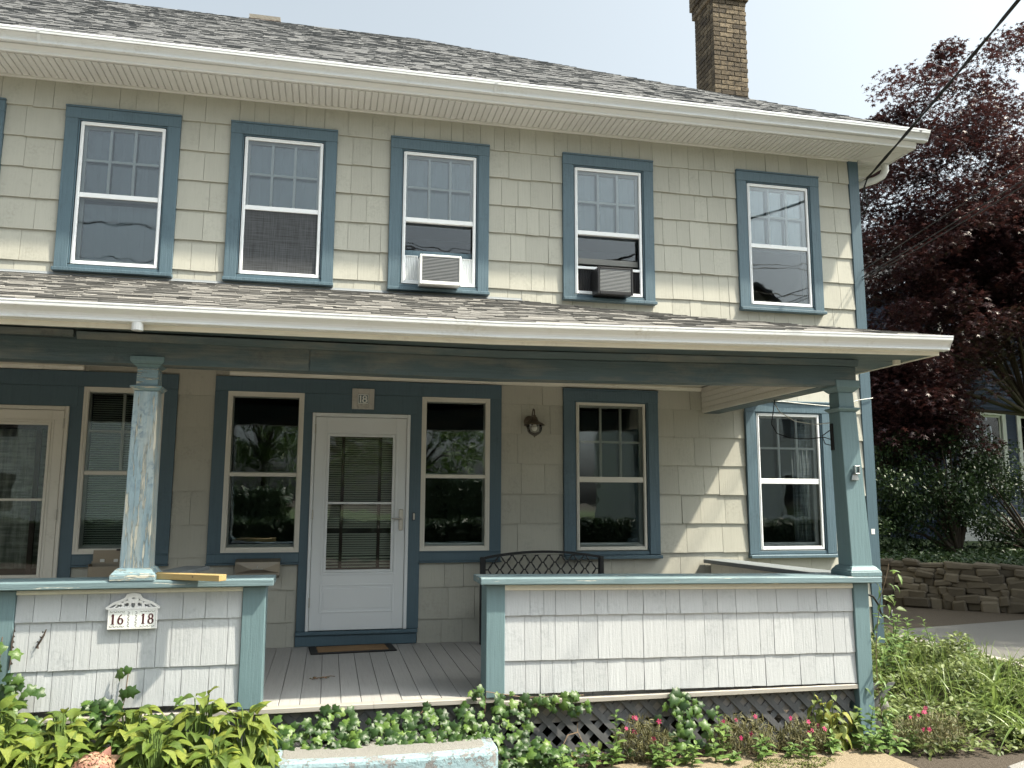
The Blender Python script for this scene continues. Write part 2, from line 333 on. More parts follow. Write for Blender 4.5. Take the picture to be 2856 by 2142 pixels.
def scatter(name, tv, tf, pos, rot, scl, mat, smooth=False):
    """many small leaf faces as one mesh: template (k,3), n positions, n rotations (3x3), n scales"""
    tv = np.asarray(tv, float); n = len(pos); k = len(tv)
    V = np.einsum('nij,kj->nki', rot, tv) * np.asarray(scl)[:, None, None] + np.asarray(pos)[:, None, :]
    V = V.reshape(-1, 3); lens = [len(f) for f in tf]; base = np.array([i for f in tf for i in f])
    F = (base[None, :] + (np.arange(n)*k)[:, None]).reshape(-1)
    me = bpy.data.meshes.new(name); me.vertices.add(len(V)); me.vertices.foreach_set('co', V.ravel().astype(np.float32))
    me.loops.add(len(F)); me.loops.foreach_set('vertex_index', F.astype(np.int32))
    L = np.tile(np.array(lens), n); me.polygons.add(len(L)); st = np.concatenate([[0], np.cumsum(L)[:-1]])
    me.polygons.foreach_set('loop_start', st.astype(np.int32)); me.polygons.foreach_set('loop_total', L.astype(np.int32))
    me.update(calc_edges=True); me.validate()
    me.materials.append(MAT[mat])
    if smooth: me.shade_smooth()
    return me
def rots(n, tilt=(0, 1.2), yaw=None):
    """random orientations: leaf axis +y turned by yaw, tipped by tilt, small roll"""
    a = RNG.uniform(0, 2*np.pi, n) if yaw is None else yaw; t = RNG.uniform(tilt[0], tilt[1], n); r = RNG.normal(0, .45, n)
    ca, sa, ct, st_, cr, sr = np.cos(a), np.sin(a), np.cos(t), np.sin(t), np.cos(r), np.sin(r); z = np.zeros(n); o = np.ones(n)
    Rz = np.stack([np.stack([ca, -sa, z], -1), np.stack([sa, ca, z], -1), np.stack([z, z, o], -1)], 1)
    Rx = np.stack([np.stack([o, z, z], -1), np.stack([z, ct, st_], -1), np.stack([z, -st_, ct], -1)], 1)
    Ry = np.stack([np.stack([cr, z, sr], -1), np.stack([z, o, z], -1), np.stack([-sr, z, cr], -1)], 1)
    return Rz @ Rx @ Ry
# ================================================================== HOUSE
XL, XR, DEP = -8.63, 5.467, 9.35          # left corner, right corner, depth of the house
house = thing('house', 'two-storey tan shingled duplex house with blue window trim and a front porch', 'house', (-1.5, 4.0, -0.45))
EX = 0.2955
UPW = [-5.93, -4.402, -2.875, -1.404, 0.138, 1.939, 3.935]
WW, WZ1, WZ0 = 1.012, 4.978, 3.378
# openings in the front wall (x0,x1,z0,z1)
OPEN = [(x+.125, x+.887, 3.462, 4.85) for x in UPW]
SIDE = [(-2.539, -1.862), (-1.304, -.613), (.504, 1.181), (-4.27, -3.66)]
OPEN += [(a+.02, b-.02, .86, 2.32) for a, b in SIDE]
OPEN += [(-.50, .36, .02, 2.12), (-3.54, -2.68, .02, 2.12), (2.085, 2.80, .85, 2.30), (4.095, 4.83, .83, 2.285)]
def wall_cells(xa, xb, za, zb, openings):
    xs = sorted({xa, xb, *[o[0] for o in openings], *[o[1] for o in openings]}); out = []
    for a, b in zip(xs[:-1], xs[1:]):
        m = (a+b)/2; cuts = sorted((o[2], o[3]) for o in openings if o[0] < m < o[1]); z = za
        for c0, c1 in cuts:
            if c0 > z: out.append((a, b, z, c0))
            z = max(z, c1)
        if z < zb: out.append((a, b, z, zb))
    return out
mb = MB()
for a, b, c0, c1 in wall_cells(XL, XR-.02, -.12, 5.24, OPEN): mb.box(a, b, 0.004, .14, c0, c1)
wall = build(mb, 'front_wall', 'tan_shingle', house)
# side and back walls, floors and inner partition that close the rooms
build(MB().box(XR-.14, XR-.012, .141, DEP, -.12, 5.24), 'side_wall', 'tan_shingle', house)
build(MB().box(XL, XL+.13, .141, DEP, -.12, 5.24), 'side_wall', 'tan_shingle', house)
build(MB().box(XL+.131, XR-.141, DEP-.13, DEP, -.12, 5.24), 'back_wall', 'tan_shingle', house)
build(MB().box(XL, XR-.03, .03, DEP, -.6, -.121), 'foundation', 'concrete', house)
build(MB().box(XL+.14, XR-.15, .142, DEP-.14, 2.72, 2.95).box(XL+.14, XR-.15, .142, DEP-.14, -.1, 0.0).box(XL+.14, XR-.15, .142, DEP-.14, 5.10, 5.2), 'storey_floor', 'plaster_dim', house)
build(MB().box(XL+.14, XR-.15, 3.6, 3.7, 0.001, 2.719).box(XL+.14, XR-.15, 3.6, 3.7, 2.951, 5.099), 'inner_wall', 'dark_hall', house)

# ---- wall shingles
BLK = [(x, x+WW, WZ0, WZ1) for x in UPW] + [(-1.42, 1.295, .75, 2.5), (-.62, .495, -.2, 2.5), (-4.46, -1.745, .757, 2.5), (-3.66, -2.55, -.2, 2.5),
       (1.933, 2.953, .753, 2.46), (3.94, 4.96, .745, 2.385)]
sh = []
rs = random.Random(11)
for n in range(-1, 17):
    zb = .218 + EX*n; zt = min(zb + EX, 5.238)
    xa, xb = -4.6, 5.352
    if n in (8, 9): xa = 1.5
    iv = [(xa, xb)]
    for b in BLK:
        if min(zt, b[3]) - max(zb, b[2]) > .10:
            nv = []
            for a, c in iv:
                if b[1] <= a or b[0] >= c: nv.append((a, c)); continue
                if b[0] - a > .02: nv.append((a, b[0]))
                if c - b[1] > .02: nv.append((b[1], c))
            iv = nv
    up_ = n >= 8
    for a, c in iv:
        x = a
        while x < c - 1e-4:
            w = rs.uniform(.105, .24) if up_ and x > -1.5 else (rs.uniform(.14, .34) if up_ else rs.choice([rs.uniform(.14, .3), rs.uniform(.28, .5)]))
            if c - (x+w) < .07: w = c - x
            sh.append((x, min(x+w, c), zb + rs.uniform(-.004, .004), zt)); x += w
def shingle_mb(mb, x0, x1, z0, z1, y, th, lap=.035, dz=None):
    g = .0015; t = rs.uniform(.85, 1.2)*th; s_ = rs.uniform(-.002, .002); x0 += g; x1 -= g; zt = z1 + lap
    f = dz or (lambda x: 0.0)
    p = [(x0, y-t, z0-s_+f(x0)), (x1, y-t, z0+s_+f(x1)), (x1, y-.001, z0+s_+f(x1)), (x0, y-.001, z0-s_+f(x0)), (x0, y-t*.28, zt+f(x0)), (x1, y-t*.28, zt+f(x1)), (x1, y-.001, zt+f(x1)), (x0, y-.001, zt+f(x0))]
    return mb.hexa(p)
def seen(s): return s[0] > -3.6 and s[3] > .2 and not (s[2] < .45 and (s[0] < -.75 or s[1] > .75) and s[1] < 3.6)
sh.sort(key=lambda s: (not seen(s), -(s[1]-s[0])*(s[3]-s[2])))
for s in sh[:300]: build(shingle_mb(MB(), *s, 0.0035, .023, lap=.03 if s[3] < 5.2 else 0), 'shingle', 'tan_shingle', wall)
mb = MB()
for s in sh[300:]: shingle_mb(mb, *s, 0.0035, .023, lap=.03 if s[3] < 5.2 else 0)
build(mb, 'shingle_field', 'tan_shingle', wall, kind='stuff')
# corner board
mb = MB().box(5.354, XR, -.026, .0025, -.16, 5.236).box(XR-.011, XR+.014, -.0255, .10, -.16, 5.236)
build(mb, 'corner_board', 'blue_trim', house, .003)

# ---- windows
def bars(mb, x0, x1, z0, z1, w, y0, y1, wb=None):
    wb = wb or w
    return mb.box(x0, x0+w, y0, y1, z0, z1).box(x1-w, x1, y0, y1, z0, z1).box(x0+w, x1-w, y0, y1, z1-w, z1).box(x0+w, x1-w, y0, y1, z0, z0+wb)
def glazing(par, x0, x1, z0, z1, zm, frame='storm_white', sash='storm_white', mun=None, lower='glass', shade_up=None, shade_lo=None, fw_=.03, mw=.045, yo=0.0):
    mb = bars(MB(), x0, x1, z0, z1, fw_, -.024+yo, -.003+yo, fw_*1.1); mb.box(x0+fw_, x1-fw_, -.020+yo, -.004+yo, zm-mw/2, zm+mw/2)
    build(mb, 'storm_frame', frame, par, .003)
    mb = bars(MB(), x0+fw_*.45, x1-fw_*.45, z0+.0, z1-.0, fw_*.35, -.0285+yo, -.0245+yo); build(mb, 'storm_track', frame, par, .001)
    a, b = x0+fw_, x1-fw_
    box('pane', 'pane_glass', par, a, b, -.0125+yo, -.0095+yo, zm+mw/2, z1-fw_, 0)
    if lower == 'glass': box('pane', 'pane_glass', par, a, b, -.0085+yo, -.0055+yo, z0+fw_*1.1, zm-mw/2, 0)
    elif lower == 'screen': box('insect_screen', 'screen_mesh', par, a, b, -.0085+yo, -.0075+yo, z0+fw_*1.1, zm-mw/2, 0)
    # wooden sashes inside
    build(bars(MB(), x0+.012, x1-.012, zm-.01, z1-.01, .038, .030, .062), 'upper_sash', sash, par, .002)
    if lower != 'ac': build(bars(MB(), x0+.012, x1-.012, z0+.01, zm+.025, .038, .064, .096, .06), 'lower_sash', 'sash_grey' if sash == 'storm_white' and lower != 'glass' else sash, par, .002)
    if mun:
        c, r = mun; mb = MB(); xa, xb, za, zb = x0+.05, x1-.05, zm+.028, z1-.048
        for i in range(1, c): xx = xa+(xb-xa)*i/c; mb.box(xx-.0115, xx+.0115, .000, .020, za, zb)
        for i in range(1, r):
            zz = za+(zb-za)*i/r
            for k in range(c): mb.box(xa+(xb-xa)*k/c+(.008 if k else 0), xa+(xb-xa)*(k+1)/c-(.008 if k < c-1 else 0), .001, .019, zz-.0105, zz+.0105)
        build(mb, 'muntin', sash, par)
    box('sash_pane', 'pane_glass', par, x0+.05, x1-.05, .0445, .0465, zm+.028, z1-.048, 0)
    if lower not in ('ac', 'open'): box('sash_pane', 'pane_glass', par, x0+.05, x1-.05, .079, .081, z0+.07, zm-.012, 0)
    for sh_, za, zb in ((shade_up, zm-.02, z1), (shade_lo, z0, zm)):
        if sh_:
            mb = MB(); k = 14; X = np.linspace(x0-.03, x1+.03, k)
            mb.loft([[(x, .13+.006*math.sin(i*1.9), za), (x, .133+.006*math.sin(i*1.9), za), (x, .133+.006*math.sin(i*1.7), zb), (x, .13+.006*math.sin(i*1.7), zb)] for i, x in enumerate(X)])
            build(mb, 'window_shade', sh_, par, smooth=False)
def cased(x, z0, z1, w, label=None):
    c = .112
    mb = MB().box(x, x+c, -.042, .003, z0+.044, z1-.118).box(x+w-c, x+w, -.042, .003, z0+.044, z1-.118).box(x-.002, x+w+.002, -.044, .003, z1-.118, z1-.012)
    o = build(mb, 'window', 'blue_trim_old', house, .003)
    build(MB().box(x-.004, x+w+.004, -.052, .003, z1-.011, z1+.008), 'head_cap', 'blue_trim', o, .003)
    p = [(x-.006, -.085, z0+.004), (x+w+.006, -.085, z0+.004), (x+w+.006, .002, z0+.004), (x-.006, .002, z0+.004), (x-.006, -.085, z0+.036), (x+w+.006, -.085, z0+.036), (x+w+.006, .002, z0+.043), (x-.006, .002, z0+.043)]
    build(MB().hexa(p), 'sill', 'blue_trim_old', o, .004)
    p = [(x+c+.001, -.032, z0+.044), (x+w-c-.001, -.032, z0+.044), (x+w-c-.001, .10, z0+.044), (x+c+.001, .10, z0+.044), (x+c+.001, -.030, z0+.078), (x+w-c-.001, -.030, z0+.078), (x+w-c-.001, .10, z0+.086), (x+c+.001, .10, z0+.086)]
    build(MB().hexa(p), 'subsill', 'blue_trim', o, .002)
    mb = MB().box(x+c+.001, x+c+.014, -.030, .14, z0+.086, z1-.119).box(x+w-c-.014, x+w-c-.001, -.030, .14, z0+.086, z1-.119).box(x+c+.015, x+w-c-.015, -.030, .14, z1-.132, z1-.119)
    build(mb, 'jamb', 'blue_trim', o, .001)
    return o
UPSET = {-2.875: ('glass', 'shade_lilac', 'shade_lilac'), -1.404: ('screen', 'shade_sky_pale', None), .138: ('ac', 'shade_sky_pale', None), 1.939: ('ac', 'shade_sky_pale', None), 3.935: ('open', 'shade_sky_pale', None), -4.402: ('glass', 'shade_sky_pale', 'shade_lilac'), -5.93: ('glass', 'shade_sky_pale', None)}
for x in UPW:
    o = cased(x, WZ0, WZ1, WW); lo, su, sl = UPSET[x]
    x0, x1, z0, z1 = x+.134, x+.878, 3.464, 4.838; zm = 4.128
    if x == .138: zm = 4.128
    glazing(o, x0, x1, z0, z1, zm, 'storm_white', 'storm_white', (3, 2), lo, su, sl)
    if lo == 'ac':      # lower sash raised onto the air conditioner
        zr = 3.76 if x < 1 else 3.80
        build(MB().box(x0+.03, x1-.03, .028, .062, zr, zr+.062), 'raised_sash_rail', 'blue_trim_old' if x < 1 else 'sash_grey', o, .002)
        box('sash_pane', 'pane_glass', o, x0+.03, x1-.03, .043, .046, zr+.063, zm-.03, 0)
        if x > 1: build(MB().box(x0+.03, x1-.03, -.020, -.006, 3.735, 3.762), 'storm_rail', 'storm_white', o, .002)
    if lo == 'open':
        box('insect_screen', 'pane_glass', o, x0+.03, x1-.03, -.0085, -.0065, z0+.033, zm-.023, 0)
for x, z0, z1, fr in ((1.937, .753, 2.458, 'storm_cream'), (3.942, .742, 2.398, 'storm_white')):
    o = cased(x, z0, z1, 1.016)
    glazing(o, x+.135, x+.88, z0+.09, z1-.13, 1.545, fr, fr, (3, 2), 'glass', None, None, .030, .055)

mb = MB(); X = np.linspace(4.58, 4.83, 26)
mb.loft([[(x, .15+.014*math.sin(i*1.3), .84), (x, .154+.014*math.sin(i*1.3), .84), (x, .154+.016*math.sin(i*1.3+.5), 2.27), (x, .15+.016*math.sin(i*1.3+.5), 2.27)] for i, x in enumerate(X)])
build(mb, 'curtain', 'shade_weave', o, smooth=True)
# ---- door surrounds (blue boards) with side windows
def surround(name, x0, x1, s1, s2, d0, d1):
    # s1: left side window, s2: right side window, d0,d1: door
    mb = MB(); y0, y1 = -.034, .003
    mb.box(x0, x1, y0, y1, 2.335, 2.472)
    for a, b, zl in ((x0, s1[0], .84), (s1[1], d0, .137), (d1, s2[0], .137), (s2[1], x1, .84)): mb.box(a, b, y0+.002, y1, zl, 2.334)
    mb.box(d0-.06, d1+.06, y0-.004, y1, 2.152, 2.333)
    o = build(mb, name, 'blue_trim', house, .002)
    for a, b in ((x0, s1[1]+.0), (s2[0]-.0, x1)):
        build(MB().box(a, b, -.030, .002, .756, .838), 'apron_board', 'blue_trim', o, .002)
        build(MB().box(a-.006, b+.006, -.055, .002, .740, .755), 'sill', 'blue_trim', o, .003)
        build(MB().box(a, b, -.040, .002, .8385, .850), 'sill_nose', 'blue_trim', o, .002)
    build(MB().box(d0-.085, d1+.105, -.060, .002, .103, .136), 'threshold', 'blue_trim', o, .004)
    build(MB().box(d0-.085, d1+.100, -.034, .002, .004, .102), 'kick_board', 'blue_trim', o, .003)
    return o
S18 = surround('door_surround', -1.42, 1.295, (-1.304, -.613), (.504, 1.181), -.531, .392)
S16 = surround('door_surround', -4.46, -1.745, (-4.27, -3.66), (-2.539, -1.862), -3.567, -2.644)
for S, a, b, su, mun in ((S18, -1.304, -.613, None, None), (S18, .504, 1.181, None, None), (S16, -2.539, -1.862, None, (2, 2)), (S16, -4.27, -3.66, None, None)):
    o = part_empty('side_window', house, ((a+b)/2, 0, .85))
    glazing(o, a+.004, b-.004, .8515, 2.330, 1.562, 'storm_cream', 'storm_cream', mun, 'glass', su, None, .042, .036)
    build(bars(MB(), a+.0005, b-.0005, .8505, 2.3335, .02, -.030, .002), 'stop_bead', 'storm_cream', o, .001)
    if mun:
        mb = MB(); z = .90
        while z < 2.29: mb.hexa([(a+.05, .11, z), (b-.05, .11, z), (b-.05, .126, z+.010), (a+.05, .126, z+.010), (a+.05, .11, z+.002), (b-.05, .11, z+.002), (b-.05, .126, z+.012), (a+.05, .126, z+.012)]); z += .0205
        build(mb, 'blind', 'blind_slat', o, kind='stuff')
# ---- storm doors
def storm_door(d0, d1, glass_, hinge_left, label):
    zb, zt = .138, 2.150; g0, g1, gz0, gz1 = glass_
    mb = MB().box(d0, d0+.028, -.052, -.004, zb, zt).box(d1-.032, d1, -.052, -.004, zb, zt).box(d0+.028, d1-.032, -.052, -.004, zt-.036, zt)
    o = build(mb, 'storm_door', 'door_white' if hinge_left else 'storm_cream', house, .004); m = 'door_white' if hinge_left else 'storm_cream'
    a, b = d0+.032, d1-.036; z0, z1 = zb+.006, zt-.040
    mb = MB().box(a, g0-.028, -.044, -.012, z0, z1).box(g1+.028, b, -.044, -.012, z0, z1).box(g0-.028, g1+.028, -.044, -.012, gz1+.03, z1).box(g0-.028, g1+.028, -.044, -.012, z0, gz0-.026)
    build(mb, 'door_leaf', m, o, .002)
    build(bars(MB(), g0-.050, g1+.050, gz0-.048, gz1+.052, .020, -.0495, -.0435), 'glass_trim', m, o, .002)
    build(bars(MB(), g0-.027, g1+.027, gz0-.025, gz1+.029, .025, -.0475, -.0135), 'glass_frame', m, o, .003)
    zmid = gz0 + (gz1-gz0)*.497; build(MB().box(g0-.001, g1+.001, -.040, -.024, zmid-.010, zmid+.010), 'glass_rail', m, o, .002)
    box('pane', 'pane_glass', o, g0-.002, g1+.002, -.034, -.031, zmid+.011, gz1+.003, 0); box('pane', 'pane_glass', o, g0-.002, g1+.002, -.029, -.026, gz0+.001, zmid-.011, 0)
    px0, px1 = g0-.05, g1+.04; mb = MB()
    build(bars(MB(), px0, px1, .298, .556, .016, -.0490, -.0442), 'panel_moulding', m, o, .002); build(MB().box(px0+.035, px1-.035, -.0475, -.0442, .335, .520), 'raised_panel', m, o, .003)
    hx = d0+.030 if hinge_left else d1-.034
    for zz in (.35, 1.15, 1.95): build(MB().tube([(hx, -.056, zz), (hx, -.056, zz+.09)], .006, 8), 'hinge', 'nickel', o)
    hx = d1-.072 if hinge_left else d0+.072; s_ = -1 if hinge_left else 1
    build(MB().box(hx-.021, hx+.021, -.054, -.0445, 1.046, 1.245), 'handle_plate', 'nickel', o, .006)
    build(MB().tube([(hx, -.055, 1.155), (hx, -.085, 1.155), (hx+s_*.02, -.092, 1.152), (hx+s_*.05, -.09, 1.160), (hx+s_*.09, -.086, 1.157)], [.009, .008, .008, .007, .005], 8), 'lever', 'nickel', o, smooth=True)
    build(MB().lathe([(.011, 0), (.011, .006), (.004, .007)], (0, 0, 0), 12), 'keyhole', 'nickel', o, origin=(0, 0, 0)).matrix_basis = Matrix.Translation((hx-WLD[o.name].x, -.0545-WLD[o.name].y, 1.085-WLD[o.name].z)) @ Matrix.Rotation(math.pi/2, 4, 'X')
    return o
D18 = storm_door(-.531, .392, (-.362, .226, .688, 1.924), True, '')
D16 = storm_door(-3.567, -2.644, (-3.40, -2.806, .680, 1.974), False, '')
# inner doors behind the glass
idr = part_empty('inner_door', house, (-.07, .08, .1))
build(bars(MB(), -.50, .36, .02, 2.12, .12, .085, .125, .6), 'door_leaf', 'white_trim', idr, .002)
mb = MB(); z = .70
while z < 1.93:
    if not (1.015 < z < 1.06): mb.hexa([(-.37, .052, z), (.235, .052, z), (.235, .070, z+.013), (-.37, .070, z+.013), (-.37, .052, z+.0015), (.235, .052, z+.0015), (.235, .070, z+.0145), (-.37, .070, z+.0145)])
    z += .0212 if z > .80 else .028
build(mb, 'blind', 'blind_slat', idr, kind='stuff')
for xx in (-.235, .115): build(MB().box(xx-.015, xx+.015, .044, .047, .69, 1.93), 'blind_tape', 'blind_tape', idr)
build(MB().box(-.37, .235, .045, .075, 1.925, 1.955).box(-.37, .235, .045, .072, .688, .70), 'blind_rail', 'blind_tape', idr)
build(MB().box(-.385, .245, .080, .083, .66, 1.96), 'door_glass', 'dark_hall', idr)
idr = part_empty('inner_door', house, (-3.1, .08, .1))
build(bars(MB(), -3.54, -2.68, .02, 2.12, .10, .09, .125, .5), 'door_leaf', 'blind_tape', idr, .002)
build(MB().box(-2.925, -2.885, .06, .09, .66, 1.99).box(-3.44, -2.77, .06, .088, 1.955, 1.99), 'glazing_bar', 'blind_tape', idr)
mb = MB(); X = np.linspace(-3.43, -2.79, 60); mb.loft([[(x, .15+.012*math.sin(i*.9), .72), (x, .154+.012*math.sin(i*.9), .72), (x, .154+.014*math.sin(i*.9+.4), 1.95), (x, .15+.014*math.sin(i*.9+.4), 1.95)] for i, x in enumerate(X)])
build(mb, 'lace_curtain', 'curtain', idr, smooth=True)

# ---- main eave: soffit strips, frieze, fascia, gutter, roof
EY, EZ = -.559, 5.42
SXL = -5.2
mb = MB().box(XL-.43, 5.895, -.428, -.004, 5.249, 5.256).box(5.47, 5.895, -.003, DEP+.4, 5.249, 5.256)
soff = build(mb, 'soffit', 'soffit_vinyl', house)
x = SXL; i = 0
me_s = None
while x < 5.44:
    if me_s is None:
        o = build(MB().hexa([(x, -.418, 5.236), (x+.049, -.418, 5.236), (x+.049, -.012, 5.236), (x, -.012, 5.236), (x-.003, -.418, 5.2488), (x+.052, -.418, 5.2488), (x+.052, -.012, 5.2488), (x-.003, -.012, 5.2488)]), 'soffit_strip', 'soffit_vinyl', soff); me_s = o.data
    else:
        o = bpy.data.objects.new('soffit_strip', me_s); link(o, soff, (x+.0245, -.215, 5.236))
    x += .0625
# soffit strips under the side overhang, turned the other way
y = .0; 
for k in range(40):
    build(MB().hexa([(5.478, y, 5.243), (5.885, y, 5.243), (5.885, y+.054, 5.243), (5.478, y+.054, 5.243), (5.478, y-.003, 5.2488), (5.885, y-.003, 5.2488), (5.885, y+.057, 5.2488), (5.478, y+.057, 5.2488)]), 'soffit_strip', 'soffit_vinyl', soff) if k == 0 else link(bpy.data.objects.new('soffit_strip', bpy.data.objects[-1].data) if False else bpy.data.objects.new('soffit_strip', SS), soff, (5.6815, y+.027, 5.243))
    if k == 0: SS = bpy.data.objects[[o_.name for o_ in soff.children][-1]].data
    y += .0625
build(MB().hexa([(5.475, -.006, 5.241), (5.89, -.421, 5.241), (5.905, -.406, 5.241), (5.49, .009, 5.241), (5.475, -.006, 5.2485), (5.89, -.421, 5.2485), (5.905, -.406, 5.2485), (5.49, .009, 5.2485)]), 'mitre_strip', 'soffit_vinyl', soff)
build(MB().along_x([(-.030, 5.2425), (-.030, 5.222), (-.024, 5.216), (-.0045, 5.216), (-.0045, 5.2425)], [XL, XR+.004]), 'frieze_strip', 'soffit_vinyl', house)
fas = [(-.432, 5.240), (-.452, 5.240), (-.456, 5.252), (-.452, 5.262), (-.468, 5.285), (-.478, 5.300), (-.478, 5.306), (-.446, 5.31), (-.446, 5.405), (-.432, 5.405)]
build(MB().along_x(fas, [XL-.45, 5.898]), 'fascia', 'soffit_vinyl', house)
build(MB().along_y([(5.897, 5.240), (5.917, 5.240), (5.921, 5.262), (5.935, 5.30), (5.912, 5.312), (5.912, 5.405), (5.899, 5.405)], [-.448, DEP+.4]), 'side_fascia', 'soffit_vinyl', house)
def gutter_prof(y, zt, h=.108, d=.118):
    o = [(0, 0), (-.50, 0), (-.58, .015), (-.61, .05), (-.60, .12), (-.56, .16), (-.57, .28), (-.64, .42), (-.78, .55), (-.90, .61), (-.965, .68), (-.975, .78), (-.965, .88), (-1.0, .90), (-1.0, 1.0), (-.93, 1.0)]
    i = [(-.93, .93), (-.92, .80), (-.88, .68), (-.74, .59), (-.60, .46), (-.52, .30), (-.50, .05), (-.03, .05), (-.03, 1.0), (0, 1.0)]
    return [(y+a*d, zt-h+b*h) for a, b in o+i]
gt = build(MB().along_x(gutter_prof(-.447, 5.418), [XL-.5, 6.022]), 'gutter', 'gutter_white', house, smooth=False)
build(MB().along_x([(-.448, 5.309), (-.51, 5.309), (-.52, 5.33), (-.545, 5.37), (-.563, 5.395), (-.567, 5.42), (-.448, 5.42)], [6.0225, 6.027]), 'end_cap', 'gutter_white', gt)
for xx in (-3.0, 1.1): build(MB().along_x([(a, b) for a, b in [(-.449, 5.3085), (-.513, 5.3085), (-.523, 5.33), (-.548, 5.372), (-.5665, 5.397), (-.5665, 5.4), (-.55, 5.4), (-.53, 5.37), (-.51, 5.33), (-.505, 5.312), (-.449, 5.312)]], [xx, xx+.028]), 'gutter_seam', 'gutter_white', gt)
# downspout elbow at the side
el = [(5.87, .02, 5.26), (5.87, .02, 5.17), (5.85, .05, 5.11), (5.79, .10, 5.075), (5.68, .19, 5.05), (5.57, .28, 5.01), (5.525, .32, 4.94), (5.52, .33, 4.85), (5.52, .33, -.1)]
build(MB().tube(el, .042, 12), 'downspout', 'gutter_white', house, smooth=True)
# roof planes
RS = .657; RT = 5.2337
def zr(y): return EZ - .012 + RS*(y-EY)
rx0, rx1 = XL-.559, XR+.559; ry1 = DEP+.559; ra, rb = rx0+RT, rx1-RT; rz = zr(EY+RT)
v = [(rx0, EY, zr(EY)), (rx1, EY, zr(EY)), (rx1, ry1, zr(EY)), (rx0, ry1, zr(EY)), (ra, EY+RT, rz), (rb, EY+RT, rz)]
v2 = [(a, b, c-.03) for a, b, c in v]
main_roof = build(MB().add(v+v2, [(0, 1, 5, 4), (1, 2, 5), (2, 3, 4, 5), (3, 0, 4), (7, 6, 10, 11), (8, 7, 11), (9, 8, 11, 10), (6, 9, 10), (0, 6, 7, 1), (1, 7, 8, 2), (2, 8, 9, 3), (3, 9, 6, 0)]), 'main_roof', 'asphalt_grey', house)
def tab(mb, x0, x1, y0, dy, zf, th, hipf=None):
    """one shingle tab on a slope that rises with y"""
    a, b = x0+.0015, x1-.0015; y1 = y0+dy
    a1, b1 = (min(a, hipf(y1)), min(b, hipf(y1))) if hipf else (a, b)
    p = [(a, y0, zf(a, y0)+.0005), (b, y0, zf(b, y0)+.0005), (a, y0-th*.3, zf(a, y0)+th), (b, y0-th*.3, zf(b, y0)+th), (a1, y1, zf(a1, y1)+.0025), (b1, y1, zf(b1, y1)+.0025)]
    return mb.add(p, [(0, 1, 3, 2), (2, 3, 5, 4), (0, 2, 4), (1, 5, 3)])
rr = random.Random(5)
mb = MB(); y = EY + .004; hz = .082
while y < EY+RT-.02:
    x = SXL + rr.uniform(-.2, 0); xe = rx1 - (y-EY) - .01
    while x < xe:
        w = rr.uniform(.06, .20); tab(mb, x, min(x+w, xe), y+rr.uniform(-.006, .006), hz*1.25, lambda a, b: zr(b), rr.choice([.004, .005, .009, .012]), lambda b: rx1-(b-EY)); x += w
    y += hz
build(mb, 'shingle_courses', 'asphalt_grey', main_roof, kind='stuff')
def caps(parent, A, B, n, wid, mat, name, dr=.2, zf=None):
    A, B = Vector(A), Vector(B); d = (B-A)/n; t = d.normalized(); side = t.cross(Vector((0, 0, 1))).normalized(); mb = MB()
    for i in range(n):
        p = A + d*i; q = p + d*1.5
        if zf: p.z = zf(p.x, p.y); q.z = zf(q.x, min(0, q.y))
        h0, h1 = .008 + rr.uniform(-.002, .003), .004
        mb.add([p-side*wid+Vector((0, 0, h0-wid*dr)), p+Vector((0, 0, h0)), p+side*wid+Vector((0, 0, h0-wid*dr)), q-side*wid+Vector((0, 0, h1-wid*dr)), q+Vector((0, 0, h1)), q+side*wid+Vector((0, 0, h1-wid*dr)),
                p-side*wid+Vector((0, 0, h0-wid*dr-.006)), p+Vector((0, 0, h0-.006)), p+side*wid+Vector((0, 0, h0-wid*dr-.006))],
               [(0, 1, 4, 3), (1, 2, 5, 4), (6, 7, 1, 0), (7, 8, 2, 1)])
    return build(mb, name, mat, parent, kind='stuff')
caps(main_roof, (rx1-.05, EY+.05, zr(EY)+.02), (rb, EY+RT, rz), 62, .10, 'asphalt_grey', 'hip_caps', .44)
caps(main_roof, (rb+.1, EY+RT, rz-.01), (ra, EY+RT, rz-.01), 50, .13, 'asphalt_grey', 'ridge_caps', .6)
build(MB().along_x([(EY-.004, 5.416), (EY-.004, 5.409), (EY+.06, 5.452), (EY+.06, 5.459)], [XL-.5, 6.02]), 'drip_edge', 'gutter_white', main_roof)

# ---- chimneys (each visible brick is a piece)
def chimney(x0, x1, y0, y1, z0, z1, mat, corbel=None):
    bh, jt = .062, .0105; L = .205
    core = build(MB().box(x0+.012, x1-.012, y0+.012, y1-.012, z0-1.2, z1-.01), 'chimney', 'mortar', house)
    back = MB(); nrow = int((z1-z0)/(bh+jt)); rb_ = random.Random(3)
    for r in range(nrow):
        z = z0 + r*(bh+jt); e = 0.0
        if corbel and z > corbel: e = .03
        if corbel and z > corbel+.07*2: e = .055
        def run(a, b, off):
            out = []; p = a - off
            while p < b-.01:
                q = min(p+L, b); s_ = max(p, a)
                if q-s_ > .03: out.append((s_+jt/2, q-jt/2))
                p += L+.0
            return out
        jf = lambda: rb_.uniform(-.003, .003)
        for a, b in run(x0-e, x1+e, 0 if r % 2 else L/2):
            j = jf(); build(MB().box(a, b, y0-e+j, y0-e+.09, z, z+bh), 'brick', mat, core, .004)
            back.box(a, b, y1+e-.09, y1+e, z, z+bh)
        for a, b in run(y0-e+.095, y1+e-.095, L/2 if r % 2 else 0):
            j = jf(); build(MB().box(x0-e+j, x0-e+.09, a, b, z, z+bh), 'brick', mat, core, .004)
            back.box(x1+e-.09, x1+e, a, b, z, z+bh)
    build(back, 'rear_bricks', mat, core, kind='stuff')
    return core
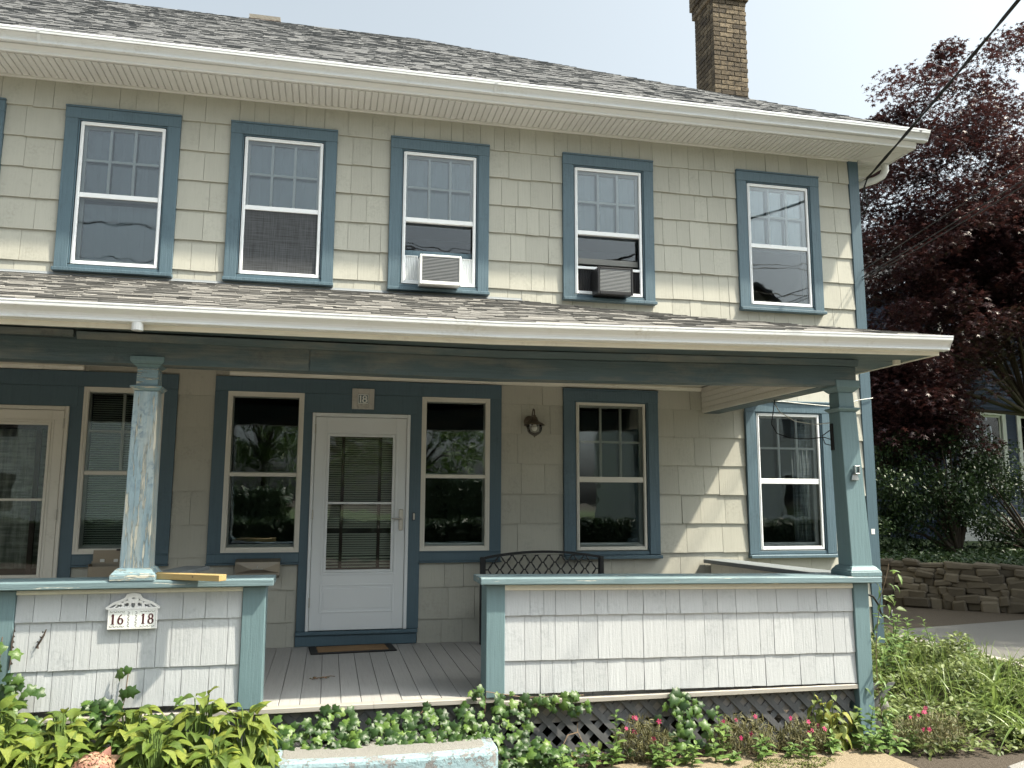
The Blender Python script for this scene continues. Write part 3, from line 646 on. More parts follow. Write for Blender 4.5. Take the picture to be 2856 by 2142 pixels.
chimney(4.748, 5.278, 2.0, 2.59, 6.72, 9.0, 'brick', corbel=8.44)
c2 = chimney(-1.86, -1.36, 4.72, 5.1, 8.62, 8.98, 'brick_red')
build(MB().hexa([(-1.82, 4.76, 8.975), (-1.40, 4.76, 8.975), (-1.40, 5.06, 8.975), (-1.82, 5.06, 8.975), (-1.74, 4.82, 9.01), (-1.50, 4.82, 9.005), (-1.50, 5.0, 9.005), (-1.74, 5.0, 9.01)]), 'mortar_cap', 'mortar', c2, .006)

# ================================================================== PORCH
def lerp(t, pts):
    if t <= pts[0][0]: return pts[0][1]
    for (a, va), (b, vb) in zip(pts[:-1], pts[1:]):
        if t <= b: return va+(vb-va)*(t-a)/(b-a)
    return pts[-1][1]
PXL, PXR = -6.83, 4.15
ge = lambda x: lerp(x, [(-2.27, 2.497), (.716, 2.506), (4.15, 2.572)])        # gutter top height along the front
PY = -2.70                                                                   # roof edge
def zp(x, y): e = ge(x)+.022; return e + (3.352-e)*(y-PY)/(-PY)
hip = lambda y: PXR - (y-PY)
v = [(PXL, PY, zp(PXL, PY)), (.716, PY, zp(.716, PY)), (PXR, PY, zp(PXR, PY)), (PXR+PY, 0.0, 3.352), (PXL-PY, 0.0, 3.352), (PXR, 0.0, zp(PXR, PY)), (PXL, 0.0, zp(PXL, PY))]
v = [(a, b, c-.018) for a, b, c in v]; v2 = [(a, b, c-.012) for a, b, c in v]
proof = build(MB().add(v+v2, [(0, 1, 3, 4), (1, 2, 3), (2, 5, 3), (0, 4, 6), (7, 11, 10, 8), (8, 10, 9), (9, 10, 12), (7, 13, 11), (0, 7, 8, 1), (1, 8, 9, 2), (2, 9, 12, 5), (0, 6, 13, 7)]), 'porch_roof', 'asphalt_tan', house)
mb = MB(); y = PY-.035; row = 0
while y < -.05:
    x = -5.0 + rr.uniform(-.3, 0); xe = hip(y) - .01
    while x < xe:
        w = rr.uniform(.14, .36) if row < 2 else rr.uniform(.07, .26); th = rr.choice([.005, .007, .011, .014]); x2 = min(x+w, xe)
        if row < 3 and x2 > -2.7 and x2-x > .04: build(tab(MB(), x, x2, y+rr.uniform(-.006, .006), .17, zp, th, hip), 'shingle', 'asphalt_tan', proof)
        elif x2-x > .01: tab(mb, x, x2, y+rr.uniform(-.010, .010), .165, zp, th, hip)
        x += w
    y += .132 if row < 2 else .098; row += 1
build(mb, 'shingle_courses', 'asphalt_tan', proof, kind='stuff')
# right hip face courses
mb = MB(); xx = PXR+.03
while xx > PXR+PY+.1:
    y = PY + (PXR-xx) ; 
    while y < 0:
        w = rr.uniform(.1, .3); y2 = min(y+w, 0); zf = lambda X_: zp(X_, min(0, PY+PXR-X_))-.004; th = rr.choice([.006, .014])
        mb.add([(xx, y, zf(xx)+.0005), (xx, y2, zf(xx)+.0005), (xx, y, zf(xx)+th), (xx, y2, zf(xx)+th), (xx-.165, max(y, min(0, PY+PXR-xx+.165)), zf(xx-.165)+.002), (xx-.165, max(y2, min(0, PY+PXR-xx+.165)), zf(xx-.165)+.002)], [(0, 1, 3, 2), (2, 3, 5, 4), (0, 2, 4), (1, 5, 3)]); y = y2+.001
    xx -= .132
build(mb, 'side_shingle_courses', 'asphalt_tan', proof, kind='stuff')
caps(proof, (PXR-.02, PY+.02, zp(PXR, PY)+.012), (PXR+PY, 0.0, 3.362), 27, .10, 'asphalt_tan', 'hip_caps', .2, lambda x, y: zp(x, y)-.003)
build(MB().along_x([(-.012, 3.345), (-.045, 3.350), (-.045, 3.354), (-.016, 3.364), (-.014, 3.380), (-.012, 3.380)], [PXL-PY, PXR+PY+.05]), 'flashing', 'flashing', proof)
# gutter, fascia, soffit, beam
GX = [-6.9, -2.27, .716, 4.181]
pg = build(MB().along_x(gutter_prof(-2.692, 0.0, .102, .119), GX, ge), 'porch_gutter', 'gutter_white', house)
build(MB().along_x([(-2.693, -.103), (-2.756, -.103), (-2.775, -.065), (-2.80, -.03), (-2.813, .001), (-2.693, .001)], [4.1815, 4.186], ge), 'end_cap', 'gutter_white', pg)
build(MB().tube([(-1.53, -2.735, ge(-1.53)-.100), (-1.53, -2.735, ge(-1.53)-.148)], .034, 14), 'outlet', 'gutter_white', pg)
build(MB().tube([(4.02, -2.37, 2.475), (4.02, -2.37, 2.415)], .030, 12), 'outlet', 'cream_trim', pg)
for xx in (-2.05,): build(MB().box(xx, xx+.012, -2.80, -2.69, ge(xx)-.004, ge(xx)+.004), 'gutter_hanger', 'gutter_white', pg)
build(MB().along_x([(-2.691, -.132), (-2.672, -.132), (-2.672, .015), (-2.691, .015)], GX[:3]+[4.148], ge), 'porch_fascia', 'cream_trim', house)
build(MB().along_y([(4.128, 2.442), (4.147, 2.442), (4.147, 2.588), (4.128, 2.588)], [-2.671, -.004]), 'porch_side_fascia', 'cream_trim', house, .002)
sag = lambda x: lerp(x, [(-2.4, .008), (.8, -.012), (3.45, .034)])
build(MB().along_x([(-2.671, 2.412), (-2.305, 2.418), (-2.305, 2.432), (-2.671, 2.426)], [-6.8, -2.4, .8, 3.69, 4.127], sag), 'porch_soffit', 'beam_blue', house)
build(MB().add([(3.70, -2.304, 2.454), (4.127, -2.304, 2.448), (4.127, -.03, 2.448), (3.70, -.03, 2.454), (3.70, -2.304, 2.466), (4.127, -2.304, 2.46), (4.127, -.03, 2.46), (3.70, -.03, 2.466)], [(0, 3, 2, 1), (4, 5, 6, 7), (0, 1, 5, 4), (1, 2, 6, 5), (2, 3, 7, 6), (3, 0, 4, 7)]), 'porch_side_soffit', 'beam_blue', house)
beam = build(MB().along_x([(-2.304, 2.208), (-2.160, 2.208), (-2.160, 2.46), (-2.304, 2.46)], [-6.7, -2.4, .8, 3.45, 3.692], sag), 'porch_beam', 'beam_blue', house, .003)
build(MB().along_x([(-2.330, 2.362), (-2.3045, 2.360), (-2.3045, 2.406), (-2.345, 2.411)], [-1.98, -.4, .8, 3.45, 3.70], lambda x: sag(x) - max(0, min(1, (.9-x)/2.5))*.010), 'crown_board', 'beam_blue', beam, .002)
build(MB().along_x([(-2.330, 2.368), (-2.3045, 2.366), (-2.3045, 2.409), (-2.338, 2.411)], [-6.6, -2.0], sag), 'crown_board', 'beam_blue', beam, .002)
build(MB().along_x([(-2.312, 2.209), (-2.3045, 2.209), (-2.3045, 2.357), (-2.312, 2.357)], [-6.6, -2.4, -.52], sag), 'face_board', 'beam_blue', beam, .002)
build(MB().along_x([(-2.311, 2.209), (-2.3045, 2.209), (-2.3045, 2.357), (-2.311, 2.357)], [-.514, .8, 3.45, 3.69], sag), 'face_board', 'beam_blue', beam, .002)
sb = build(MB().box(3.470, 3.640, -2.155, -.03, 2.246, 2.453), 'porch_side_beam', 'beam_blue', house, .003)
for k in range(5): build(MB().box(3.448, 3.469, -2.15, -.024, 2.250+k*.054, 2.301+k*.054), 'bead_board', 'ceiling_white', sb, .003)
ceil = build(MB().box(PXL+.2, 3.62, -2.155, -.006, 2.534, 2.552), 'porch_ceiling', 'ceiling_white', house)
y = -2.15
while y < -.05: build(MB().box(-5.0, 3.446, y, y+.079, 2.526, 2.5335), 'ceiling_board', 'ceiling_white', ceil, .003); y += .082
for a, b in ((-5, -2.551), (-1.30, 3.445)): build(MB().along_x([(-.045, 2.525), (-.052, 2.512), (-.038, 2.488), (-.030, 2.480), (-.005, 2.480), (-.005, 2.525)], [a, b]), 'ceiling_moulding', 'cream_trim', house)

# ---- deck
deck = build(MB().box(PXL, 3.64, -2.20, -.004, -.16, -.034), 'porch_floor', 'skirt_grey', house)
x = -4.4; bme = None
while x < 3.6:
    if bme is None: bo = build(MB().box(x, x+.1315, -2.215, -.006, -.033, 0.0), 'board', 'deck_grey', deck, .003); bme = bo.data
    else: link(bpy.data.objects.new('board', bme), deck, (x+.06575, -1.1105, -.033))
    x += .1345
for a, b, dn in ((-4.4, -.02, 0), (-.018, .80, 0), (.80, 3.60, -.026)): build(MB().along_x([(-2.2175, .001+dn), (-2.278, .001+dn), (-2.286, -.004+dn), (-2.286, -.030+dn), (-2.280, -.034+dn), (-2.2175, -.034+dn)], [a, b]), 'nosing', 'deck_edge', deck)
skirt = build(MB().box(-4.4, 3.55, -2.215, -2.195, -.200, -.036), 'lattice_skirt', 'skirt_grey', house)
build(MB().box(-4.4, 3.55, -2.19, -2.17, -.6, -.52), 'bottom_rail', 'skirt_grey', skirt)
for side in (0, 1):
    sm = None; x = -1.2
    while x < 3.75:
        L = .62; y0, y1 = ((-2.236, -2.227) if side else (-2.2265, -2.2175))
        if sm is None:
            a = R_(42) * (1 if side == 0 else -1)
            mb = MB(); hw = .021; top, bot = -.040, -.47; dx = (top-bot)*math.tan(R_(46)) * (1 if side == 0 else -1); wv = hw/math.cos(R_(46))
            mb.hexa([(-dx/2-wv, y0, bot), (-dx/2+wv, y0, bot), (-dx/2+wv, y1, bot), (-dx/2-wv, y1, bot), (dx/2-wv, y0, top), (dx/2+wv, y0, top), (dx/2+wv, y1, top), (dx/2-wv, y1, top)])
            so = build(mb, 'slat', 'lattice_grey', skirt, origin=(0, (y0+y1)/2, bot)); sm = so.data; so.location = Vector((x, (y0+y1)/2, bot)) - WLD[skirt.name]
        else: link(bpy.data.objects.new('slat', sm), skirt, (x, (y0+y1)/2, bot))
        x += .136
# ---- low shingled walls with posts and caps
def low_wall(x0, x1, dz, zt, rows, trim, posts, seed, cap):
    r_ = random.Random(seed); a, b = posts[0][1], posts[1][0]
    core = build(MB().loft([[(x, -2.262, rows[-1][0]+dz(x)), (x, -2.13, rows[-1][0]+dz(x)), (x, -2.13, zt-.055+dz(x)), (x, -2.262, zt-.055+dz(x))] for x in (x0+.02, x1-.02)]), 'porch_low_wall', 'white_shingle', house)
    for zb, zt_ in rows:
        x = a+.001
        while x < b-.001:
            w = r_.uniform(.085, .185); x2 = x+w
            if b-x2 < .06: x2 = b-.001
            build(shingle_mb(MB(), x, x2, zb, zt_, -2.2625, .015, lap=.02, dz=dz), 'shingle', 'white_shingle', core); x = x2
    build(MB().loft([[(x, y, z+dz(x)) for y, z in ((-2.2635, trim[0]), (-2.282, trim[0]), (-2.285, trim[0]+.012), (-2.279, trim[1]), (-2.2635, trim[1]))] for x in (a+.001, b-.001)]), 'trim_strip', 'cream_trim', core)
    for p0, p1, pb in posts:
        build(MB().box(p0, p1, -2.292, -2.10, pb, zt-.056+dz((p0+p1)/2)), 'post', 'teal_post', core, .004)
    c0, c1 = cap
    cp = [(-2.352, zt-.046), (-2.352, zt-.006), (-2.344, zt), (-2.05, zt), (-2.045, zt-.006), (-2.045, zt-.046)]
    build(MB().loft([[(x, y, z+dz(x)) for y, z in cp] for x in (c0, (c0+c1)/2, c1)]), 'cap', 'teal_rail', core, .003)
    build(MB().loft([[(x, y, z+dz(x)) for y, z in ((-2.3, zt-.0555), (-2.09, zt-.0555), (-2.09, zt-.047), (-2.3, zt-.047))] for x in (c0+.03, c1-.03)]), 'cap_bed', 'teal_rail', core)
    return core
low_wall(-2.40, -.735, lambda x: .0, .826, [(.576, .752), (.283, .576), (.045, .283)], (.744, .778), [(-2.40, -2.221, .0), (-.882, -.738, .003)], 21, (-2.62, -.690))
low_wall(.725, 3.725, lambda x: -(x-.72)*.0125, .808, [(.545, .726), (.241, .545), (.020, .241)], (.716, .756), [(.730, .862, .002), (3.585, 3.712, -.40)], 22, (.680, 3.792))
# side low wall between corner post and house
sw = build(MB().box(3.50, 3.63, -2.09, -.03, .02, .70), 'porch_side_wall', 'tan_shingle', house)
build(MB().add([(3.42, -2.04, .738), (3.70, -2.04, .738), (3.70, -.028, .705), (3.42, -.028, .705), (3.42, -2.04, .778), (3.70, -2.04, .778), (3.70, -.028, .742), (3.42, -.028, .742)], [(0, 3, 2, 1), (4, 5, 6, 7), (0, 1, 5, 4), (1, 2, 6, 5), (2, 3, 7, 6), (3, 0, 4, 7)]), 'cap', 'lumber_grey', sw, .003)
x = -2.08
while x < -.06:
    w = rs.uniform(.1, .18); 
    build(MB().box(3.487, 3.4985, x+.001, min(x+w, -.04)-.001, .36, .735-.0), 'shingle', 'cream_trim', sw); x += w
# ---- columns
def column(bx, tx, yc, m, mb_, z0):
    def ring(cx, w, z, d=None): h = w/2; return [(cx-h, yc-h, z), (cx+h, yc-h, z), (cx+h, yc+h, z), (cx-h, yc+h, z)]
    L = lambda z: bx+(tx-bx)*(z-z0)/(2.2-z0)
    sh_ = build(MB().loft([ring(L(z0+.05), .178, z0+.05), ring(L(2.036), .148, 2.036)]), 'porch_column', m, house, .004)
    build(MB().loft([ring(L(z0), .268, z0-.002), ring(L(z0), .268, z0+.034)]), 'plinth', mb_, sh_, .004)
    build(MB().loft([ring(L(z0), .258, z0+.0345), ring(L(z0), .250, z0+.044), ring(L(z0), .236, z0+.050), ring(L(z0), .212, z0+.068), ring(L(z0), .186, z0+.076)]), 'base_moulding', mb_, sh_, .002)
    build(MB().loft([ring(L(2.037), .150, 2.037), ring(L(2.04), .168, 2.046), ring(L(2.05), .196, 2.060), ring(L(2.05), .196, 2.068), ring(L(2.07), .160, 2.072)]), 'collar', m if m != 'column_worn' else 'column_base_worn', sh_, .002)
    build(MB().loft([ring(L(2.0725), .134, 2.0725), ring(L(2.19), .130, 2.192)]), 'neck', 'teal_post' if m != 'column_worn' else 'column_base_worn', sh_, .003)
    build(MB().loft([ring(L(2.19), .134, 2.1925), ring(L(2.2), .160, 2.204), ring(L(2.2), .178, 2.214), ring(L(2.2), .206, 2.228), ring(L(2.2), .210, 2.236), ring(L(2.2), .210, 2.262 if tx < 0 else 2.285)]), 'capital', 'teal_post', sh_, .002)
    return sh_
colL = column(-1.548, -1.548, -2.222, 'column_worn', 'column_base_worn', .826)
colR = column(3.665, 3.612, -2.215, 'teal_post', 'teal_post', .772)
build(MB().box(3.535, 3.552, -2.19, -2.16, 1.74, 1.95), 'slot', 'cable_black', colR)
# ================================================================== THINGS ON THE HOUSE AND PORCH
def arc(cx, cz, rx, rz, a0, a1, n=14): return [(cx+rx*math.cos(R_(a0+(a1-a0)*i/(n-1))), cz+rz*math.sin(R_(a0+(a1-a0)*i/(n-1)))) for i in range(n)]
def digit(mb, d, x, z, h, w, y, th, bold=.16, serif=True):
    """serif numeral drawn with strokes; x,z: lower left corner"""
    b = bold*w
    if d == '1':
        mb.ribbon([(x+w*.5, z), (x+w*.5, z+h)], b*1.15, y, th); mb.ribbon([(x+w*.5, z+h*.985), (x+w*.18, z+h*.80)], [b*.8, b*.3], y-.0003, th)
        if serif: mb.ribbon([(x+w*.18, z+h*.02), (x+w*.82, z+h*.02)], h*.025, y-.0005, th)
    elif d == '6':
        mb.ribbon(arc(x+w*.5, z+h*.30, w*.40, h*.28, 0, 360, 24), [b*(.55+.45*abs(math.cos(R_(15.65*i)))) for i in range(24)], y, th)
        mb.ribbon(arc(x+w*.86, z+h*.34, w*.76, h*.62, 184, 100, 12), [b*(1.0-.05*i) for i in range(12)], y-.0004, th)
    elif d == '8':
        mb.ribbon(arc(x+w*.5, z+h*.27, w*.40, h*.25, 0, 360, 24), [b*(.55+.45*abs(math.cos(R_(15.65*i)))) for i in range(24)], y, th)
        mb.ribbon(arc(x+w*.5, z+h*.745, w*.33, h*.225, 0, 360, 24), [b*(.5+.42*abs(math.cos(R_(15.65*i)))) for i in range(24)], y-.0004, th)
# ---- house number sign 16 | 18 on the low wall
sg = thing('number_sign', 'white cast sign with scrolled top reading 16 18 on the white shingled porch wall', 'sign', (-1.541, -2.285, .520))
x0, x1, z0, z1, yf = -1.687, -1.395, .522, .648, -2.296
build(MB().box(x0, x1, yf, -2.2785, z0, z1), 'plate', 'sign_white', sg, .003)
build(bars(MB(), x0+.004, x1-.004, z0+.004, z1-.002, .0035, yf-.0035, yf-.0005), 'rim', 'sign_white', sg)
mb = MB(); tw = (x1-x0-.026)/6
tiles = MB()
for i in range(6): tiles.box(x0+.0135+i*tw, x0+.0125+(i+1)*tw-.0005, yf-.0025, yf-.0002, z0+.011, z1-.008)
build(tiles, 'tile', 'tile_white', sg)
for i, d in ((0, '1'), (1, '6'), (4, '1'), (5, '8')): mb = MB(); digit(mb, d, x0+.0145+i*tw+.003, z0+.034, .061, tw-.012, yf-.0042, .0016, .15); build(mb, 'numeral', 'sign_maroon', sg)
mb = MB()
for i in range(6):
    cx = x0+.013+(i+.5)*tw
    if i in (2, 3):
        for k in range(9): zc = z0+.02+k*.0108; s_ = 1 if k % 2 else -1; mb.ribbon([(cx-.006*s_, zc-.003), (cx, zc+.001), (cx+.007*s_, zc+.004)], [.0007, .0016, .0006], yf-.0038, .001)
    else:
        for zz in (z0+.0195, z1-.0165):
            for k in range(4): xc = cx-.016+k*.0108; s_ = 1 if k % 2 else -1; mb.ribbon([(xc-.004, zz-.003*s_), (xc, zz), (xc+.005, zz+.003*s_)], [.0006, .0015, .0006], yf-.0038, .001)
build(mb, 'ornament', 'sign_dark', sg, kind='stuff')
mb = MB(); xc = (x0+x1)/2; sw_ = .158     # scrolled pediment
mb.ribbon([(xc-sw_, z1+.004), (xc+sw_, z1+.004)], .0055, yf-.004, .012)
top = [(xc-sw_, z1+.006), (xc-.115, z1+.034), (xc-.082, z1+.046), (xc-.048, z1+.060), (xc-.034, z1+.082), (xc, z1+.090), (xc+.034, z1+.082), (xc+.048, z1+.060), (xc+.082, z1+.046), (xc+.115, z1+.034), (xc+sw_, z1+.006)]
mb.ribbon(top, [.005, .008, .008, .009, .010, .011, .010, .009, .008, .008, .005], yf-.003, .011)
mb.ribbon(arc(xc, z1+.066, .022, .018, 0, 360, 20), .013, yf-.002, .010)
for s_ in (-1, 1):
    mb.ribbon(arc(xc+s_*.036, z1+.028, .017, .017, 90-s_*70, 90+s_*220, 16), [.008-.0002*i for i in range(16)], yf-.0026, .010)
    mb.ribbon(arc(xc+s_*.074, z1+.022, .014, .013, 90-s_*60, 90+s_*230, 16), [.007-.0002*i for i in range(16)], yf-.0023, .010)
    mb.ribbon([(xc+s_*.006, z1+.05), (xc+s_*.02, z1+.03), (xc+s_*.012, z1+.008)], [.004, .007, .004], yf-.0021, .010)
    mb.ribbon([(xc+s_*.052, z1+.05), (xc+s_*.057, z1+.03), (xc+s_*.054, z1+.008)], [.003, .005, .004], yf-.0019, .010)
    mb.ribbon([(xc+s_*.09, z1+.038), (xc+s_*.098, z1+.02), (xc+s_*.115, z1+.008)], [.003, .005, .003], yf-.0017, .010)
build(mb, 'scroll_top', 'sign_white', sg)
# ---- 18 plaque over the door
pq = thing('number_plaque', 'square weathered wooden plaque with a blue tile reading 18 above the storm door', 'sign', (-.066, -.05, 2.19))
build(bars(MB(), -.171, .039, 2.192, 2.391, .052, -.062, -.0385), 'wood_frame', 'plaque_wood', pq, .003)
build(MB().box(-.118, -.014, -.050, -.039, 2.2445, 2.3385), 'tile', 'tile_blue', pq)
build(bars(MB(), -.116, -.016, 2.2465, 2.3365, .007, -.054, -.0505), 'tile_border', 'tile_white', pq)
for d, xx, ww in (('1', -.108, .034), ('8', -.074, .045)): mb = MB(); digit(mb, d, xx, 2.258, .066, ww, -.0535, .003, .17, False); build(mb, 'numeral', 'tile_white', pq)
# ---- air conditioners
def aircon(label, xa, xb, za, zb, body, fins, panel, wx0, wx1, wz1):
    yf = -.215; t = thing('air_conditioner', label, 'air conditioner', ((xa+xb)/2, -.02, za))
    tl = .030
    sh_ = MB().hexa([(xa, yf, za), (xb, yf, za), (xb, .22, za+tl), (xa, .22, za+tl), (xa, yf, zb), (xb, yf, zb), (xb, .22, zb+tl), (xa, .22, zb+tl)])
    build(sh_, 'case', body, t, .006)
    build(bars(MB(), xa-.004, xb+.004, za-.004, zb+.004, .022, yf-.014, yf-.0005, .034), 'rear_frame', body, t, .005)
    build(MB().box(xa+.02, xb-.02, yf-.004, yf-.0006, za+.031, zb-.019), 'coil', 'ac_black', t)
    mb = MB(); z = za+.036
    while z < zb-.022: mb.box(xa+.021, xb-.021, yf-.009, yf-.0045, z, z+.006); z += .0145
    build(mb, 'fins', fins, t, kind='stuff')
    for sx in (-1, 1):
        a, b = (wx0, xa-.002) if sx < 0 else (xb+.002, wx1)
        if b-a < .01: continue
        n = max(6, int((b-a)/.0085)); pts = []
        for i in range(n+1): pts.append((a+(b-a)*i/n, -.002 if i % 2 else .006))
        mb = MB().loft([[(x, y, 3.505), (x, y+.002, 3.505), (x, y+.002, wz1), (x, y, wz1)] for x, y in pts]); build(mb, 'accordion_panel', panel, t)
        build(bars(MB(), a, b, 3.498, wz1+.006, .008, -.006, .010), 'panel_frame', panel, t)
    return t
aircon('white window air conditioner with pleated white side panels', .437, .838, 3.420, 3.712, 'ac_white', 'ac_fins', 'accordion', .302, 1.000, 3.752)
aircon('black window air conditioner with dusty grey fins', 2.255, 2.628, 3.425, 3.705, 'ac_black', 'ac_fins', 'ac_black', 2.103, 2.801, 3.732)
# ---- wall lamp
lp = thing('wall_lamp', 'dark bronze barn-style wall lamp with clear glass globe between the windows', 'lamp', (1.602, -.02, 1.96))
lc = (1.602, -.155)
o = build(MB().lathe([(.058, 0), (.058, .010), (.048, .018), (.020, .024), (.014, .030)], (0, 0, 0), 24), 'back_plate', 'bronze_dark', lp, smooth=False, origin=(0, 0, 0)); o.matrix_basis = Matrix.Translation(Vector((1.585, -.0145, 2.115))-WLD[lp.name]) @ Matrix.Rotation(math.pi/2, 4, 'X')
build(MB().tube([(1.587, -.03, 2.115), (1.59, -.07, 2.125), (1.594, -.09, 2.165), (1.596, -.105, 2.21), (1.599, -.128, 2.234), (1.602, -.150, 2.222), (1.602, -.155, 2.19), (1.602, -.155, 2.165)], .0065, 10), 'gooseneck', 'bronze_dark', lp, smooth=True)
build(MB().lathe([(.008, 2.172), (.016, 2.166), (.012, 2.158), (.026, 2.150), (.032, 2.138), (.033, 2.126), (.038, 2.122), (.040, 2.112), (.046, 2.108), (.060, 2.100), (.086, 2.086), (.101, 2.074), (.103, 2.068), (.098, 2.070), (.082, 2.080), (.056, 2.094), (.034, 2.10)], (*lc, 0), 28, False), 'shade', 'bronze_dark', lp, smooth=True)
build(MB().lathe([(.060, 2.098), (.074, 2.060), (.077, 2.040), (.073, 2.015), (.058, 1.990), (.030, 1.972), (.006, 1.966)], (*lc, 0), 24, False), 'globe', 'lamp_glass', lp, smooth=True)
build(MB().lathe([(.017, 2.094), (.017, 2.072), (.026, 2.052), (.028, 2.036), (.020, 2.018), (.004, 2.011)], (*lc, 0), 16), 'bulb', 'bulb', lp, smooth=True)
mb = MB(); mb.tube([(lc[0]+.079*math.cos(a), lc[1]+.079*math.sin(a), 2.047) for a in np.linspace(0, 2*math.pi, 25)], .0022, 6)
for k in range(4):
    a = R_(25+90*k); mb.tube([(lc[0]+r*math.cos(a), lc[1]+r*math.sin(a), z) for r, z in ((.070, 2.085), (.078, 2.047), (.074, 2.010), (.055, 1.984), (.022, 1.965), (.004, 1.960))], .0022, 6)
mb.lathe([(.004, 1.965), (.008, 1.960), (.006, 1.952), (.002, 1.948)], (*lc, 0), 10); build(mb, 'cage', 'bronze_dark', lp, smooth=True)
# ---- doorbell, mailboxes
db = thing('doorbell', 'small lit-button doorbell on the blue board beside the storm door', 'doorbell', (.441, -.036, 1.14))
build(MB().box(.429, .455, -.046, -.0325, 1.141, 1.213), 'plate', 'iron_black', db, .003); build(MB().box(.433, .451, -.051, -.0465, 1.146, 1.208), 'button', 'nickel', db, .003)
def mailbox(label, xa, xb, za, zb, opened):
    t = thing('mailbox', label, 'mailbox', ((xa+xb)/2, -.03, za)); yb, yf = -.022 - (.04 if not opened else .04), -.165
    if not opened:
        build(MB().loft([[(x, yb, za), (x, yf+.02, za), (x, yf, za+.02), (x, yf+.008, zb-.05), (x, yf+.03, zb-.01), (x, yb, zb)] for x in (xa, xb)]), 'box', 'steel_box', t, .004)
        xm = (xa+xb)/2; ym = yf-.006
        build(MB().add([(xa-.004, ym, zb-.022), (xb+.004, ym, zb-.022), (xb+.004, ym-.001, za+.045), (xa-.004, ym-.001, za+.045), (xm-.05, ym-.014, za+.075), (xm+.05, ym-.014, za+.075)], [(0, 3, 4), (3, 2, 5, 4), (2, 1, 5), (1, 0, 4, 5)]), 'flap', 'steel_box', t)
        build(MB().loft([[(x, yb, zb+.004), (x, yf-.004, zb-.018), (x, yf-.004, zb-.024), (x, yb, zb-.002)] for x in (xa-.006, xb+.006)]), 'lid', 'steel_box', t, .002)
        build(MB().box(xm-.048, xm+.048, ym-.021, ym-.0145, za+.078, za+.082), 'pull', 'galv', t, .001); build(MB().lathe([(.006, 0), (.006, .006)], (xm, ym-.016, za+.096), 10), 'knob', 'galv', t)
    else:
        mb = MB().box(xa, xb, yf, yf+.003, za, zb-.02).box(xa, xa+.003, yf+.0031, yb, za, zb).box(xb-.003, xb, yf+.0031, yb, za, zb).box(xa, xb, yb+.0002, yb+.003, za, zb+.02).box(xa+.0031, xb-.0031, yf+.0031, yb, za, za+.003)
        build(mb, 'box', 'steel_box', t)
        build(MB().hexa([(xa+.01, yb-.004, zb+.02), (xb-.01, yb-.004, zb+.02), (xb-.01, yb-.001, zb+.02), (xa+.01, yb-.001, zb+.02), (xa+.012, yb-.008, zb+.115), (xb-.012, yb-.008, zb+.115), (xb-.012, yb-.005, zb+.115), (xa+.012, yb-.005, zb+.115)]), 'open_lid', 'steel_box', t)
        for hx in (xa+.07, xa+.18): build(MB().box(hx, hx+.035, yb-.010, yb-.0045, zb+.012, zb+.038), 'hinge', 'galv', t, .001)
        build(MB().box(xb-.18, xb-.09, yb-.05, yb-.009, zb+.112, zb+.125), 'lid_handle', 'iron_black', t, .003)
        build(MB().box(xa+.02, xb-.03, yf+.03, yb-.03, zb-.05, zb-.03), 'mail', 'iron_black', t)
mailbox('closed brushed steel mailbox under the window beside the storm door marked 18', -1.150, -.772, .634, .796, False)
mailbox('steel mailbox with its lid standing open behind the peeling porch column', -2.365, -1.98, .640, .772, True)
# ---- bench
bn = thing('bench', 'black metal garden bench with arched lattice back behind the porch wall', 'bench', (1.672, -.45, 0), local=False)
bx0, bx1, by = 1.062, 2.283, -.20
arch = lambda x: .795 + .062*(1-((x-(bx0+bx1)/2)/((bx1-bx0)/2))**2)
for x in (bx0+.02, bx1-.02):
    build(MB().box(x-.021, x+.021, by-.020, by+.020, .0, .80), 'back_leg', 'iron_black', bn, .004)
    build(MB().tube([(x, by-.47, 0), (x, by-.46, .40)], .016, 8), 'front_leg', 'iron_black', bn)
    build(MB().tube([(x, by-.02, .62), (x, by-.25, .635), (x, by-.44, .62), (x, by-.49, .58), (x, by-.475, .50), (x, by-.46, .40)], .014, 8), 'armrest', 'iron_black', bn, smooth=True)
xs = np.linspace(bx0+.04, bx1-.04, 21)
build(MB().loft([[(x, by-.014, arch(x)-.024), (x, by+.012, arch(x)-.024), (x, by+.012, arch(x)), (x, by-.014, arch(x))] for x in xs]), 'top_rail', 'iron_black', bn, .002)
build(MB().box(bx0+.042, bx1-.042, by-.012, by+.010, .43, .46), 'lower_rail', 'iron_black', bn, .002)
build(MB().box(bx0+.042, bx0+.052, by-.010, by+.008, .4605, arch(bx0+.05)-.025).box(bx1-.052, bx1-.042, by-.010, by+.008, .4605, arch(bx0+.05)-.025), 'back_stile', 'iron_black', bn)
mb = MB(); dx, dz_ = .1205, .0645
nx = int((bx1-bx0-.1)/dx); ox = bx0+.05+((bx1-bx0-.1)-nx*dx)/2
